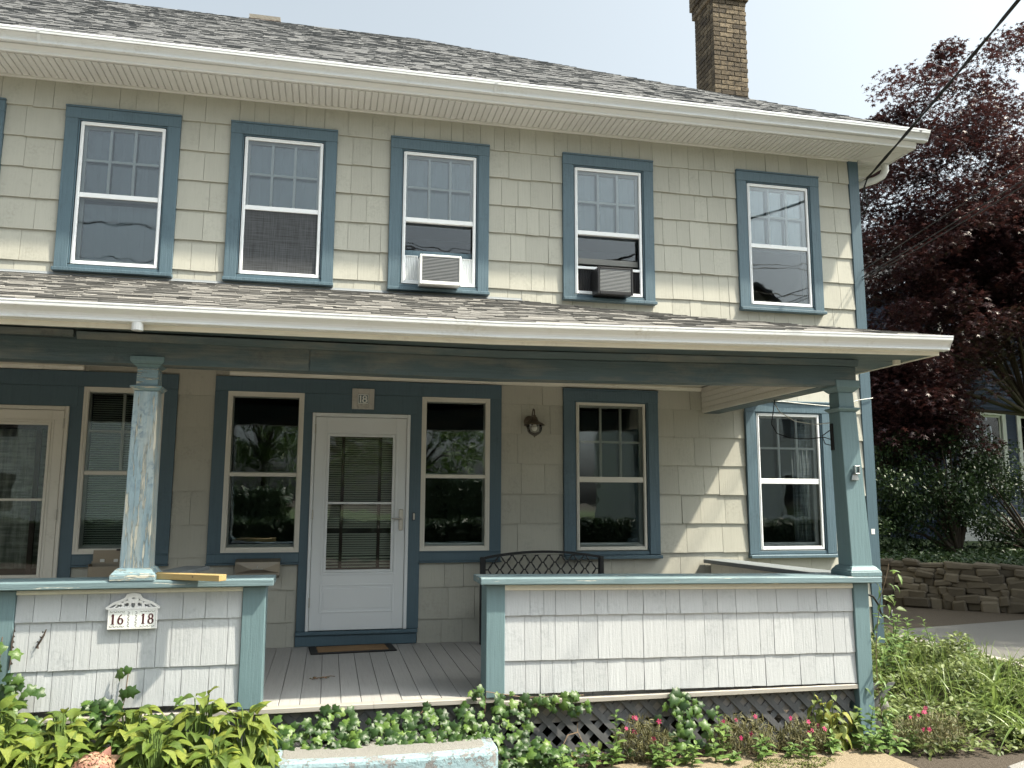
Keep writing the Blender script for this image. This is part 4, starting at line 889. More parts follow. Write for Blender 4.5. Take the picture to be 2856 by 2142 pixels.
for r in range(7):
    zc = .855 - .045 - r*dz_
    for i in range(-1, nx+2):
        for s_ in (-1, 1):
            xa_ = ox + (i+.5*(r % 2))*dx; xb_ = xa_ + s_*dx/2; za_, zb_ = zc, zc-dz_
            if min(xa_, xb_) < bx0+.045 or max(xa_, xb_) > bx1-.045 or za_ > arch((xa_+xb_)/2)-.012 or zb_ < .455: continue
            xm, zm_ = (xa_+xb_)/2, (za_+zb_)/2
            mb.tube([(xa_+s_*.008, by-.001, za_), (xa_+(xb_-xa_)*.25, by-.002, za_+(zb_-za_)*.18), (xm, by-.003, zm_), (xa_+(xb_-xa_)*.75, by-.002, za_+(zb_-za_)*.82), (xb_-s_*.008, by-.001, zb_)], [.0045, .006, .0095, .006, .0045], 6)
        xa_ = ox + (i+.5*(r % 2))*dx
        if bx0+.06 < xa_ < bx1-.06 and zc < arch(xa_)-.02 and zc > .46: mb.box(xa_-.016, xa_+.016, by-.011, by+.006, zc-.006, zc+.006)
build(mb, 'lattice_back', 'iron_black', bn)
for k in range(9): build(MB().box(bx0+.03, bx1-.03, by-.455+k*.05, by-.418+k*.05, .405, .418), 'seat_slat', 'iron_black', bn, .003)
build(MB().box(bx0+.01, bx0+.03, by-.455, by-.02, .38, .404).box(bx1-.03, bx1-.01, by-.455, by-.02, .38, .404), 'seat_frame', 'iron_black', bn)
# ---- doormat, twig, lumber
dm = thing('doormat', 'tan coir doormat with a black rubber border at the storm door', 'doormat', (-.105, -.235, 0.0), R_(4.5), local=True)
build(bars(MB(), -.375, .375, 0, 0, .07, 0, 0) if False else MB().box(-.375, -.310, -.185, .185, .0015, .012).box(.310, .375, -.185, .185, .0015, .012).box(-.3099, .3099, .135, .185, .0015, .012).box(-.3099, .3099, -.185, -.135, .0015, .012), 'border', 'rubber_black', dm, .003)
build(MB().box(-.309, .309, -.134, .134, .0015, .0145), 'coir_panel', 'cocoa_mat', dm, .004)
tw_ = thing('dry_twig', 'dry twig with shrivelled leaves lying on the porch floor', 'twig', (-.35, -1.43, .0), local=True)
build(MB().tube([(-.085, -.03, .006), (-.04, -.02, .012), (.0, -.005, .010), (.05, .02, .014), (.085, .03, .008)], [.003, .004, .004, .003, .002], 6), 'stem', 'stem_brown', tw_)
for k in range(9):
    a = random.uniform(0, 6.28); p = Vector((random.uniform(-.09, .05), random.uniform(-.03, .02), .004)); L = random.uniform(.02, .045)
    d = Vector((math.cos(a), math.sin(a), .25)); s_ = Vector((-d.y, d.x, .3))*L*.35
    build(MB().add([p, p+d*L*.5+s_, p+d*L, p+d*L*.5-s_+Vector((0, 0, .012))], [(0, 1, 2), (0, 2, 3)]), 'leaf', 'dry_leaf' if k % 2 else 'pink_foliage', tw_)
pk = thing('timber_offcut', 'fresh yellow timber offcut lying across the left porch cap beside the peeling column', 'timber', (-1.28, -2.32, .8275), R_(-29), local=True)
build(MB().box(-.30, .335, -.04, .035, .0005, .039), 'plank', 'lumber_yellow', pk, .002); build(MB().lathe([(.006, 0), (.006, .0008)], (0, 0, 0), 10), 'knot', 'stem_brown', pk, origin=(0, 0, 0)).matrix_basis = Matrix.Translation((.14, -.0405, .024)) @ Matrix.Rotation(math.pi/2, 4, 'X')
gb = thing('grey_board', 'weathered grey board laid behind the yellow timber offcut on the porch cap', 'board', (-1.36, -1.92, .828), R_(-14), local=True)
build(MB().hexa([(-.09, -.28, .0), (.09, -.28, 0), (.09, .36, .0), (-.09, .36, .0), (-.09, -.28, .022), (.09, -.28, .022), (.09, .36, .026), (-.09, .36, .026)]), 'plank', 'lumber_grey', gb, .002)
# ---- bracket on right column, hook, paper tag, loose wires
bk = thing('metal_bracket', 'small galvanised bracket screwed to the right porch column', 'bracket', (3.66, -2.31, 1.50), local=False)
build(MB().hexa([(3.600, -2.318, 1.500), (3.665, -2.318, 1.500), (3.665, -2.300, 1.500), (3.600, -2.300, 1.500), (3.612, -2.318, 1.545), (3.655, -2.318, 1.545), (3.655, -2.300, 1.545), (3.612, -2.300, 1.545)]), 'foot', 'galv', bk, .002)
build(bars(MB(), 3.622, 3.668, 1.546, 1.612, .008, -2.335, -2.302), 'cradle', 'galv', bk, .002)
hk = thing('plant_hook', 'curved black iron plant hook sticking out beside the porch corner post', 'hook', (3.72, -2.15, .55))
build(MB().tube([(3.70, -2.12, .60), (3.82, -2.09, .615), (3.92, -2.05, .585), (3.985, -2.02, .52), (4.02, -2.0, .45), (4.05, -2.0, .415), (4.085, -2.0, .405), (4.112, -2.0, .42), (4.12, -2.0, .47)], .0085, 8), 'rod', 'iron_black', hk, smooth=True)
tg = tag(build(MB().box(5.388, 5.430, -.0295, -.0275, .985, 1.042), 'paper_tag', 'sign_white', None), 'small white paper tag stuck on the blue corner board', 'tag')
wr = thing('loose_wires', 'loose black and white wires dangling under the porch roof beside the right column', 'wire', (3.62, -1.5, 2.0))
build(MB().tube([(3.56, -1.3, 2.25), (3.53, -1.32, 2.14), (3.49, -1.35, 2.02), (3.50, -1.42, 1.93), (3.55, -1.55, 1.88), (3.60, -1.75, 1.86), (3.65, -1.9, 1.865), (3.66, -2.02, 1.83), (3.62, -2.08, 1.78), (3.58, -2.02, 1.80), (3.60, -1.95, 1.87), (3.64, -2.05, 1.93), (3.62, -2.13, 1.91)], .0042, 6), 'black_wire', 'cable_black', wr, smooth=True)
build(MB().tube([(3.57, -1.25, 2.25), (3.60, -1.3, 2.14), (3.66, -1.45, 2.04), (3.70, -1.7, 1.99), (3.72, -1.95, 1.985), (3.68, -2.12, 1.99)], .0042, 6), 'white_wire', 'cable_white', wr, smooth=True)
build(MB().tube([(4.0, -.05, 2.40), (4.4, -.06, 2.395), (4.8, -.05, 2.37), (5.05, -.04, 2.36), (5.3, -.05, 2.44), (5.49, -.04, 2.47)], .005, 6), 'wall_wire', 'cable_white', wr, smooth=True)
# ---- overhead cables
cb = thing('service_cable', 'thick twisted black service cable running from the eave corner up to the street', 'cable', (5.55, -.05, 5.0))
A = Vector((5.57, -.06, 5.02)); P = []
for i in range(60):
    t = i/59; y = -.06 - t*14.9; x = 5.57 - .262*(t*14.9); z = 5.02 + .050*(t*14.9) + .0068*(t*14.9)**2; P.append((x, y, z))
for ph in (0, math.pi):
    build(MB().tube([(p[0]+.008*math.cos(i*1.3+ph), p[1], p[2]+.008*math.sin(i*1.3+ph)) for i, p in enumerate(P)], .0095, 6), 'strand', 'cable_black', cb, smooth=True)
build(MB().tube([(5.57, -.06, 5.02), (5.55, -.03, 4.93), (5.56, -.02, 4.80), (5.60, .0, 4.70), (5.56, .05, 4.62)], .008, 6), 'drip_loop', 'cable_black', cb, smooth=True)
build(MB().tube([(5.57, -.06, 5.02), (5.53, -.03, 4.90), (5.52, -.02, 4.75), (5.50, .02, 4.6)], .007, 6), 'drip_loop', 'cable_black', cb, smooth=True)
build(MB().tube([(5.48, -.0, 5.03), (5.57, -.05, 5.025)], .010, 8), 'anchor', 'galv', cb)
for k, lab in enumerate(('upper thin black phone cable in front of the dark red maple', 'middle thin black phone cable in front of the dark red maple', 'lower thin black phone cable in front of the dark red maple')):
    dz_ = (.12, .0, -.045)[k]
    pc = tag(build(MB().tube([(5.50, .12, 3.86+dz_*.6), (5.10, -1.4, 3.79+dz_*.9), (4.74, -3.0, 3.77+dz_), (3.9, -6.5, 4.2+dz_), (2.9, -10.5, 5.4+dz_), (1.65, -14.95, 7.3+dz_)], .0048, 6), 'phone_cable', 'cable_black', None, smooth=True), lab, 'cable')

# ---- dead vine bits left on the white shingles
dv = thing('dead_vine_stub', 'short dark dead vine stub clinging to the white shingles beside the left post', 'vine', (-2.06, -2.285, .42))
build(MB().tube([(-2.085, -2.283, .425), (-2.065, -2.288, .46), (-2.045, -2.290, .50), (-2.035, -2.285, .535)], [.004, .006, .006, .003], 6), 'stem', 'bark', dv)
for k in range(5): a = random.uniform(0, 6.28); p = Vector((-2.07+.008*k, -2.29, .44+.02*k)); build(MB().add([p, p+Vector((.018*math.cos(a), -.006, .018*math.sin(a))), p+Vector((.02*math.cos(a+.6), .002, .02*math.sin(a+.6)))], [(0, 1, 2)]), 'leaf', 'bark', dv)
dv = thing('dried_tendril', 'dried brown tendril running up the seam of the left blue post', 'vine', (-2.215, -2.295, .35))
build(MB().tube([(-2.222, -2.296, .30), (-2.215, -2.298, .38), (-2.218, -2.297, .46), (-2.208, -2.295, .56)], [.003, .005, .005, .002], 6), 'stem', 'bark', dv)
for k in range(7): p = Vector((-2.215, -2.30, .33+.032*k)); build(MB().add([p, p+Vector((.016, -.004, .008)), p+Vector((.004, .0, .022))], [(0, 1, 2)]), 'leaf', 'bark', dv)
# ================================================================== GROUND
def grid(name, xs, ys, zf, mat, label=None, kind='structure'):
    v = [(x, y, zf(x, y)) for y in ys for x in xs]; nx = len(xs); f = [(j*nx+i, j*nx+i+1, (j+1)*nx+i+1, (j+1)*nx+i) for j in range(len(ys)-1) for i in range(nx-1)]
    o = build(MB().add(v, f), name, mat, None, smooth=True); o['kind'] = kind; return o
def nz(x, y): return .5*math.sin(x*1.7+.3)*math.cos(y*2.1) + .3*math.sin(x*4.1+y*3.3) + .2*math.sin(7.7*x-6.1*y)
def bank(x, y):
    z = -.445 + .012*nz(x*2, y*2)
    if x > 3.6: z += .10*min(1, (x-3.6)/1.5)*min(1, max(0, (y+2.7)/1.2)) 
    return z
fine = lambda a, b, n: list(np.linspace(a, b, n))
grid('ground', [-400, -60, -15]+fine(-8, 6.3, 60)+[9, 20, 60, 400], [-400, -60, -20, -9, -6]+fine(-4, 3, 40)+[6, 12, 60, 400], lambda x, y: bank(x, y) if -8.1 < x < 6.31 and -4.1 < y < 3.1 else -.45, 'soil')
# concrete path slabs
def slab(name, pts, z0, z1, mat, bev=.012, kind='structure'):
    n = len(pts); o = build(MB().add([(x, y, z0) for x, y in pts]+[(x, y, z1) for x, y in pts], [tuple(range(n-1, -1, -1)), tuple(range(n, 2*n))]+[(i, (i+1) % n, n+(i+1) % n, n+i) for i in range(n)]), name, mat, None, bev)
    if kind: o['kind'] = kind
    return o
slab('garden_path', [(1.28, -5.18), (3.62, -5.18), (3.50, -2.60), (2.9, -2.52), (2.2, -2.50), (1.62, -2.52), (1.30, -2.62)], -.50, -.402, 'path_stone')
slab('sidewalk', [(-40, -8.55), (40, -8.55), (40, -5.2), (-40, -5.2)], -.52, -.41, 'concrete')  # unseen strip, widened so sunlit concrete brightens the porch
slab('street', [(-120, -17.5), (120, -17.5), (120, -8.6), (-120, -8.6)], -.60, -.50, 'road_asphalt', 0)
slab('lawn', [(-120, -120), (120, -120), (120, -17.5), (-120, -17.5)], -.6, -.36, 'lawn', 0)
# driveway with its concrete edge
slab('driveway', [(6.12, -8.5), (14, -8.5), (12.5, -1.2), (9.2, 1.8), (8.75, 1.46), (6.40, 1.03), (6.12, .62)], -.52, -.196, 'asphalt_drive', .02)
slab('dirt_track', [(6.40, 1.035), (8.75, 1.465), (9.3, 1.85), (8.3, 2.9), (7.3, 3.9), (7.0, 9.5), (5.72, 9.5), (5.72, .60), (6.11, .63)], -.52, -.200, 'dirt_drive', 0)
slab('terrace', [(7.1, 4.2), (8.4, 2.95), (9.4, 2.05), (12.7, -.95), (60, -40), (60, 60), (7.1, 60)], -.5, .36, 'lawn', .02)
dw = thing('driveway_wall', 'low mossy stone wall holding up the asphalt driveway edge', 'wall', (6.1, -1.0, -.45))
build(MB().box(6.075, 6.13, -4.5, .60, -.5, -.235), 'core', 'soil', dw)
build(MB().loft([[(x, y, -.262+.006*nz(y*3, 1)), (6.20, y, -.262), (6.20, y, -.188), (x-.005, y, -.19+.004*nz(y*5, 2))] for x, y in ((6.045, -4.5), (6.05, -2.5), (6.035, -1.0), (6.03, 0), (6.02, .63))]), 'concrete_edge', 'concrete', dw, .012)
def stone(name, parent, c, ex, ey, ez, w, h, d, mat, rg, bev=.02):
    """an irregular block: centre c, axes ex (along), ey (out), ez (up)"""
    p = []
    for sz in (-1, 1):
        for sx, sy in ((-1, -1), (1, -1), (1, 1), (-1, 1)):
            j = lambda s_: rg.uniform(-s_, s_)
            p.append(Vector(c) + ex*(sx*w/2*(1+j(.26))) + ey*(sy*d/2*(1+j(.14))) + ez*(sz*h/2*(1+j(.32))))
    return build(MB().hexa(p), name, mat, parent, bev*min(1, min(w, h)/.09), smooth=False)
rg = random.Random(9)
y = -2.6; 
for row in range(2):
    y = -2.7 - row*.1
    while y < .55:
        w = rg.uniform(.16, .34); stone('stone', dw, (6.065+rg.uniform(-.012, .01), y+w/2, -.318-row*.115), Vector((0, 1, 0)), Vector((1, 0, 0)), Vector((0, 0, 1)), w*.97, .112, .10, 'fieldstone', rg); y += w
# dry stone retaining wall behind the driveway
rw = thing('retaining_wall', 'rough brown fieldstone retaining wall behind the driveway', 'wall', (9.0, 2.0, -.2))
path_w = [Vector((6.95, 4.05, 0)), Vector((8.14, 2.80, 0)), Vector((9.10, 1.92, 0)), Vector((12.3, -1.0, 0))]
seglen = [(b-a).length for a, b in zip(path_w[:-1], path_w[1:])]
def along(s_):
    for (a, b), L in zip(zip(path_w[:-1], path_w[1:]), seglen):
        if s_ <= L or b is path_w[-1]: t = (b-a).normalized(); return a+t*s_, t
        s_ -= L
mb = MB()
for a, b in zip(path_w[:-1], path_w[1:]):
    t = (b-a).normalized(); n_ = Vector((-t.y, t.x, 0)); n_ = n_ if n_.y > 0 else -n_
    q = [a+n_*.10, b+n_*.10, b+n_*.40, a+n_*.40]; mb.hexa([(p.x, p.y, -.3) for p in q]+[(p.x, p.y, .37) for p in q])
build(mb, 'core', 'soil', rw)
z = -.20
rows = [.12, .115, .105, .10, .09, .085, .075]
for ri, h in enumerate(rows):
    s_ = rg.uniform(-.2, 0)
    while s_ < sum(seglen)-.2:
        w = rg.uniform(.10, .32) if ri < 6 else rg.uniform(.16, .38); hh = h*rg.uniform(1.0, 1.5)
        p, t = along(max(0, s_+w/2)); n_ = Vector((-t.y, t.x, 0)); n_ = n_ if n_.y > 0 else -n_
        low = ri >= 5 and p.x < 7.7
        if not low:
            tl = rg.uniform(-.15, .15); ex = (t*math.cos(tl)+Vector((0, 0, 1))*math.sin(tl)); ez = (Vector((0, 0, 1))*math.cos(tl)-t*math.sin(tl))
            stone('stone', rw, p+n_*(.06+rg.uniform(-.04, .05)+ri*.02)+Vector((0, 0, z+h/2+rg.uniform(-.02, .02)-(.16 if p.x < 7.7 else 0)))+Vector((0, 0, 0)), ex, n_, ez, w*1.06, hh, .26, 'fieldstone', rg, .022)
        s_ += w
    z += h*.93
build(MB().tube([(10.05, .93, -.02), (10.2, 1.1, -.01)], .05, 14, False), 'drain_pipe', 'fieldstone', rw)
# blue painted concrete step
st = thing('concrete_step', 'rounded concrete step with flaking light blue paint in front of the porch', 'step', (.05, -2.75, -.45))
def step_out(e, y0, n=8):
    yb, yf, xl, xr_ = y0, -2.75+e, -.66+e, .745-e; r = .13-e*.5; o = [(xl, yb), (xl, yf+r*.6)]
    o += [(xl+r-r*math.cos(R_(90*i/n)), yf+r*.6-r*.6*math.sin(R_(90*i/n))) for i in range(1, n+1)]
    o += [(xl+(xr_-xl)*t, yf-.035*math.sin(math.pi*t)) for t in (.3, .5, .7)]
    o += [(xr_-r+r*math.sin(R_(90*i/n)), yf+r*.8-r*.8*math.cos(R_(90*i/n))) for i in range(n+1)] + [(xr_, yb)]
    return o
rings = [(0, -.47), (0, -.232), (.006, -.214), (.022, -.206)]
build(MB().loft([[(x, y, z) for x, y in step_out(e, -2.40)] for e, z in rings]), 'body', 'step_blue', st)
o2 = step_out(.075, -2.405); n = len(o2)
build(MB().loft([[(x, y, -.208) for x, y in o2], [(x, y, -.2025) for x, y in step_out(.085, -2.407)]]), 'worn_tread', 'tread_grey', st)
# mulch chips
n = 2600; pos = np.stack([RNG.uniform(.75, 3.5, n), RNG.uniform(-2.62, -2.20, n), np.full(n, -.432)], 1); pos[:, 2] += RNG.uniform(0, .018, n)
tv = [(-.5, -.12, 0), (.5, -.10, 0), (.46, .12, .02), (-.48, .10, 0), (-.4, -.08, .12), (.42, -.07, .10), (.4, .09, .12), (-.4, .08, .10)]
tf = [(4, 5, 6, 7), (0, 1, 5, 4), (1, 2, 6, 5), (2, 3, 7, 6), (3, 0, 4, 7)]
o = bpy.data.objects.new('mulch', scatter('mulch', tv, tf, pos, rots(n, (-.4, .4)), RNG.uniform(.015, .045, n), 'mulch_bit')); link(o, None, (0, 0, 0)); tag(o, 'dark bark mulch covering the bed below the lattice', 'mulch', kind='stuff')
# stones
def rock(label, c, s, mat='rock_grey', seed=1, flat=.6):
    r_ = random.Random(seed); bm = bmesh.new(); bmesh.ops.create_icosphere(bm, subdivisions=3, radius=1.0)
    ph = [r_.uniform(0, 6) for _ in range(6)]
    for v_ in bm.verts:
        p = v_.co.copy(); k = 1+.16*math.sin(p.x*2.3+ph[0])+.14*math.sin(p.y*2.9+ph[1])+.12*math.sin(p.z*3.1+p.x*2+ph[2])+.05*math.sin(p.x*7+p.y*6+ph[3])
        v_.co = Vector((max(-.85, min(.85, p.x*k)), max(-.85, min(.85, p.y*k)), max(-.5, min(.62, p.z*k)))); v_.co = Vector((v_.co.x*s[0], v_.co.y*s[1], v_.co.z*s[2]))
    me = bpy.data.meshes.new('rock'); bm.to_mesh(me); bm.free(); me.materials.append(MAT[mat]); me.shade_smooth()
    o = bpy.data.objects.new('rock', me); link(o, None, c); o.rotation_euler = (0, 0, r_.uniform(0, 3)); tag(o, label, 'rock'); return o
rock('rounded grey rock among the weeds below the porch corner', (4.12, -1.72, -.36), (.11, .10, .11), seed=4)
rock('larger brown rock half hidden under leaves at the weed bank', (4.55, -1.98, -.40), (.19, .14, .13), 'fieldstone', 5)
rock('small pale stone block at the foot of the porch corner post', (3.78, -2.42, -.42), (.09, .12, .08), 'path_stone', 6)
sl = slab('granite_slab', [(3.9, -3.45), (5.8, -3.45), (5.7, -2.86), (5.1, -2.88), (4.7, -2.95), (4.3, -3.08), (4.0, -3.2)], -.46, -.36, 'rock_grey', .02, None); tag(sl, 'rough pale grey granite slab at the edge of the weedy bed', 'stone slab')
mo = None and grid('moss_patch', fine(2.45, 3.05, 22), fine(-2.92, -2.70, 10), lambda x, y: -.400+.004*nz(x*6, y*6)-.02*max(0, ((x-2.75)/.3)**2+((y+2.81)/.11)**2-.72), 'moss', kind='stuff')
n = 2200; a_ = RNG.uniform(0, 6.283, n); r_ = np.sqrt(RNG.uniform(0, 1, n)); mo = bpy.data.objects.new('moss_patch', scatter('moss_patch', [(-.3, 0, 0), (.3, 0, 0), (0, 1, .1)], [(0, 1, 2)], np.stack([2.72+.34*r_*np.cos(a_)+.05*np.sin(a_*3), -2.76+.12*r_*np.sin(a_), np.full(n, -.404)], 1), rots(n, (-1.2, .1)), RNG.uniform(.008, .02, n), 'moss')); link(mo, None, (0, 0, 0)); tag(mo, 'flat patch of dry moss on the tan garden path', 'moss', kind='stuff')

# ================================================================== PLANTS
def leaf_mesh(name, prof, mat, nl=7, arch=.35, fold=.25, wave=0.0, tipdrop=.0, seed=0):
    """leaf along +y, unit length; prof(t) half width; folds up at the sides, arches down to the tip"""
    r_ = random.Random(seed); v = []; f = []
    for i in range(nl):
        t = i/(nl-1); w = prof(t); zc = arch*(.55*t - t*t*1.35) - tipdrop*t**3; yy = t*(1-.12*arch*t)
        for k, s_ in enumerate((-1, -.5, 0, .5, 1)): v.append((s_*w, yy, zc + fold*w*abs(s_)**1.2 + wave*abs(s_)*math.sin(t*11+s_*2+seed)))
    for i in range(nl-1):
        for k in range(4): a = i*5+k; f.append((a, a+1, a+6, a+5))
    return raw_mesh(name, v, f, mat, True)
hosta_p = lambda t: .36*(math.sin(math.pi*min(1, (t*.94+.03))**.72))**.9*(1-.25*t)
ovate_p = lambda t: .27*math.sin(math.pi*min(1, t*.96+.02)**.85)
round_p = lambda t: .42*math.sin(math.pi*min(1, t*.95+.03)**.9)**.7
lance_p = lambda t: .13*math.sin(math.pi*min(1, t*.97+.015)**.8)
HOSTA = [leaf_mesh('hosta_leaf', hosta_p, 'hosta_leaf', 9, a, fo, wv, td, s_) for a, fo, wv, td, s_ in ((.5, .35, .02, .05, 1), (.75, .22, .03, .15, 2), (.35, .5, .02, .0, 3), (1.0, .18, .035, .2, 4), (.6, -.15, .03, .1, 5))]
OV = {m: [leaf_mesh(m, ovate_p, m, 6, a, .25, .01, 0, k) for k, a in enumerate((.3, .6, .1))] for m in ('herb_leaf', 'weed_leaf', 'wilted_leaf', 'hydrangea_petal', 'far_leaf')}
WILT = [leaf_mesh('wilted_leaf', round_p, 'wilted_leaf', 7, a, fo, .05, td, k) for k, (a, fo, td) in enumerate(((.9, -.3, .5), (.5, .2, .2), (1.2, -.5, .8)))]
ROUND = [leaf_mesh('herb_leaf', round_p, 'herb_leaf', 6, .4, .15, .01, 0, k) for k in range(2)]
LANCE = [leaf_mesh('lance_leaf', lance_p, 'herb_leaf', 6, a, .3, 0, 0, k) for k, a in enumerate((.3, .7))]
def ivy_mesh(seed):
    r_ = random.Random(seed); out = [(0, .02), (.30, -.10), (.46, .16), (.34, .34), (.48, .58), (.22, .62), (0, 1.0), (-.22, .62), (-.48, .58), (-.34, .34), (-.46, .16), (-.30, -.10)]
    ctr = (0, .38); v = [(ctr[0], ctr[1], .05)]
    for x, y in out: x *= r_.uniform(.9, 1.1); v.append((x, y-.0, -.02-.16*(x*x+(y-.35)**2)+r_.uniform(-.03, .03)))
    for x, y in out: v.append(((x+ctr[0])*.55, ctr[1]+(y-ctr[1])*.55, .045-.05*abs(x)))
    n = len(out); f = []
    for i in range(n): j = (i+1) % n; f.append((0, 1+n+i, 1+n+j)); f.append((1+n+i, 1+i, 1+j, 1+n+j))
    return raw_mesh('ivy_leaf', v, f, 'ivy_leaf', True)
IVY = [ivy_mesh(s_) for s_ in range(4)]
def orient(p, d, nrm, s):      # leaf base p, direction d of the tip, upper side towards nrm
    d = Vector(d).normalized(); x = d.cross(Vector(nrm)); x = x.normalized() if x.length > 1e-3 else Vector((1, 0, 0)); z = x.cross(d)
    m = Matrix((x*s, d*s, z*s)).transposed().to_4x4(); m.translation = p; return m
rp = random.Random(77)
def hosta(label, c, n, R, H, group, s=.165, k0=2.1):
    t = thing('hosta', label, 'plant', c, group=group, local=True); stems = MB()
    n = int(n*k0)
    for i in range(n):
        q = (i+.5)/n; r = R*math.sqrt(q)*rp.uniform(.85, 1.1); a = i*2.39996+rp.uniform(-.4, .4)
        z = H*(1-(r/R)**2*.75)*rp.uniform(.8, 1.05); out = Vector((math.cos(a), math.sin(a), 0)); p = Vector((out.x*r*.62, out.y*r*.62, z))
        k = r/R; d = out*(.55+.6*k) + Vector((rp.uniform(-.3, .3), rp.uniform(-.3, .3)-.25, .75-1.15*k+rp.uniform(-.25, .25))); L = s*rp.uniform(.7, 1.25)
        share(rp.choice(HOSTA), 'leaf', t, orient(p, d, (0, -.15, 1), L))
        stems.tube([(out.x*.03, out.y*.03, 0), (p.x*.6, p.y*.6, z*.7), p], .004, 5)
    build(stems, 'stalk', 'stem_green', t, origin=(0, 0, 0)); return t
HL = 'yellow-green hosta clump in the bed below the left porch wall'
for c, n, R, H in (((-2.50, -2.66, -.44), 60, .34, .60), ((-2.16, -2.60, -.44), 66, .34, .60), ((-1.80, -2.62, -.44), 60, .32, .54), ((-1.44, -2.60, -.44), 60, .32, .56), ((-1.06, -2.60, -.44), 54, .32, .62), ((-.78, -2.68, -.44), 44, .27, .54),
                   ((-2.34, -2.95, -.44), 60, .34, .46), ((-1.86, -2.90, -.44), 56, .32, .44), ((-1.25, -2.92, -.44), 60, .34, .50), ((-.92, -2.96, -.44), 54, .31, .44), ((-2.70, -2.95, -.44), 44, .30, .46), ((-2.05, -2.84, -.44), 60, .34, .50), ((-1.72, -2.86, -.44), 40, .28, .42), ((-2.85, -2.7, -.44), 40, .3, .5), ((-2.1, -3.18, -.44), 40, .30, .27), ((-1.05, -3.2, -.44), 40, .30, .25)):
    hosta(HL, c, n, R, H, 'hostas below the porch wall', .098)
# a taller pointed hosta leaf stands up by the wall
def ivy(label, pts, s=(.055, .095), vines=()):
    c = Vector(pts[0][0]); t = thing('ivy', label, 'ivy', (c.x, c.y, -.44), local=False); base = WLD[t.name]
    for p, nrm in pts:
        n_ = Vector(nrm)+Vector((rp.uniform(-.5, .5), rp.uniform(-.4, .4), rp.uniform(-.35, .35))); d = Vector((rp.uniform(-.9, .9), rp.uniform(-.5, .1), rp.uniform(-1, .25)))
        d = d - n_.normalized()*d.dot(n_.normalized())
        if d.length < .05: d = Vector((0, 0, -1))
        share(rp.choice(IVY), 'leaf', t, orient(Vector(p)-base, d, n_, rp.uniform(*s)))
    if vines:
        mb = MB()
        for v_ in vines: mb.tube(v_, .0035, 5)
        build(mb, 'vine_stem', 'stem_brown', t)
    return t
top_c = lambda x: lerp(x, [(-.78, -.10), (-.62, -.03), (-.5, -.12), (-.35, .02), (-.1, -.03), (.15, -.06), (.38, .0), (.52, -.04), (.62, .06), (.72, .10), (.85, .05), (.98, -.05), (1.1, -.2)])
pts = []
for i in range(560):
    x = rp.uniform(-.78, 1.08); zt = top_c(x); lo = -.26 if x < .62 else -.43; q = rp.random()**.8; z = zt+(lo-zt)*q; y = -2.30-.24*q*(1 if x < .7 else .8)-rp.uniform(0, .05)
    pts.append(((x, y, z), (0, -.75, .55)))
for i in range(44): x = rp.uniform(.85, 1.45); pts.append(((x, -2.31-rp.uniform(0, .03), .0-.02*x+rp.uniform(-.07, .055)), (0, -.9, .4)))
ivy('dense green ivy spilling over the porch edge behind the blue step', pts, (.042, .080), [[(.7, -2.3, -.4), (.72, -2.31, -.1), (.73, -2.31, .05), (1.0, -2.31, .0), (1.42, -2.32, .0)], [(.2, -2.36, -.15), (.3, -2.33, -.05), (.35, -2.32, .0)]])
pts = [((rp.gauss(1.18, .14), -2.45+rp.uniform(-.15, .10), -.40+rp.uniform(0, .12)), (0, -.5, .8)) for i in range(80)] + [((rp.uniform(.78, 1.05), -2.50+rp.uniform(-.12, .05), -.40+rp.uniform(0, .15)), (0, -.6, .7)) for i in range(50)]
ivy('low ivy creeping over the mulch at the right end of the blue step', pts, (.042, .075))
pts = []
for i in range(60):
    q = rp.random(); z = -.01-.42*q; x = 2.12+.10*q+rp.gauss(0, .05+.14*q); pts.append(((x, -2.29-.10*q-rp.uniform(0, .05), z), (0, -.85, .4)))
ivy('ivy hanging from the deck edge across the middle of the lattice', pts, (.05, .095), [[(2.1, -2.3, .0), (2.15, -2.31, -.2), (2.2, -2.33, -.42)]])
pts = []
for i in range(70):
    z = rp.uniform(-.12, .46); w = .10+.10*max(0, (.3-z)); pts.append(((-2.30+rp.gauss(0, w*.75)+(.14 if z < .28 else 0)*rp.random(), -2.335-rp.uniform(0, .06), z), (0, -.9, .35)))
ivy('bright ivy climbing the blue post at the left end of the white porch wall', pts, (.05, .085), [[(-2.3, -2.31, -.2), (-2.28, -2.31, .2), (-2.27, -2.305, .5)]])
pts = [((rp.uniform(-2.2, -.9), -2.38-rp.uniform(0, .10), rp.uniform(-.16, .03)+(.10 if -1.85 < 0 and rp.random() < .12 else 0)), (0, -.6, .7)) for i in range(90)]
pts += [((rp.gauss(-1.66, .08), -2.36-rp.uniform(0, .05), rp.uniform(.0, .13)), (0, -.7, .6)) for i in range(22)]
pts += [((-1.535, -2.33, .30), (.2, -.9, .3)), ((-1.57, -2.33, .27), (-.2, -.9, .3)), ((-1.54, -2.33, .155), (.1, -.9, .3)), ((-1.56, -2.33, .165), (-.3, -.9, .3))]
ivy('dark ivy between the hostas and the white shingles under the number sign', pts, (.055, .09), [[(-1.58, -2.34, -.1), (-1.55, -2.31, .12), (-1.54, -2.30, .29)]])
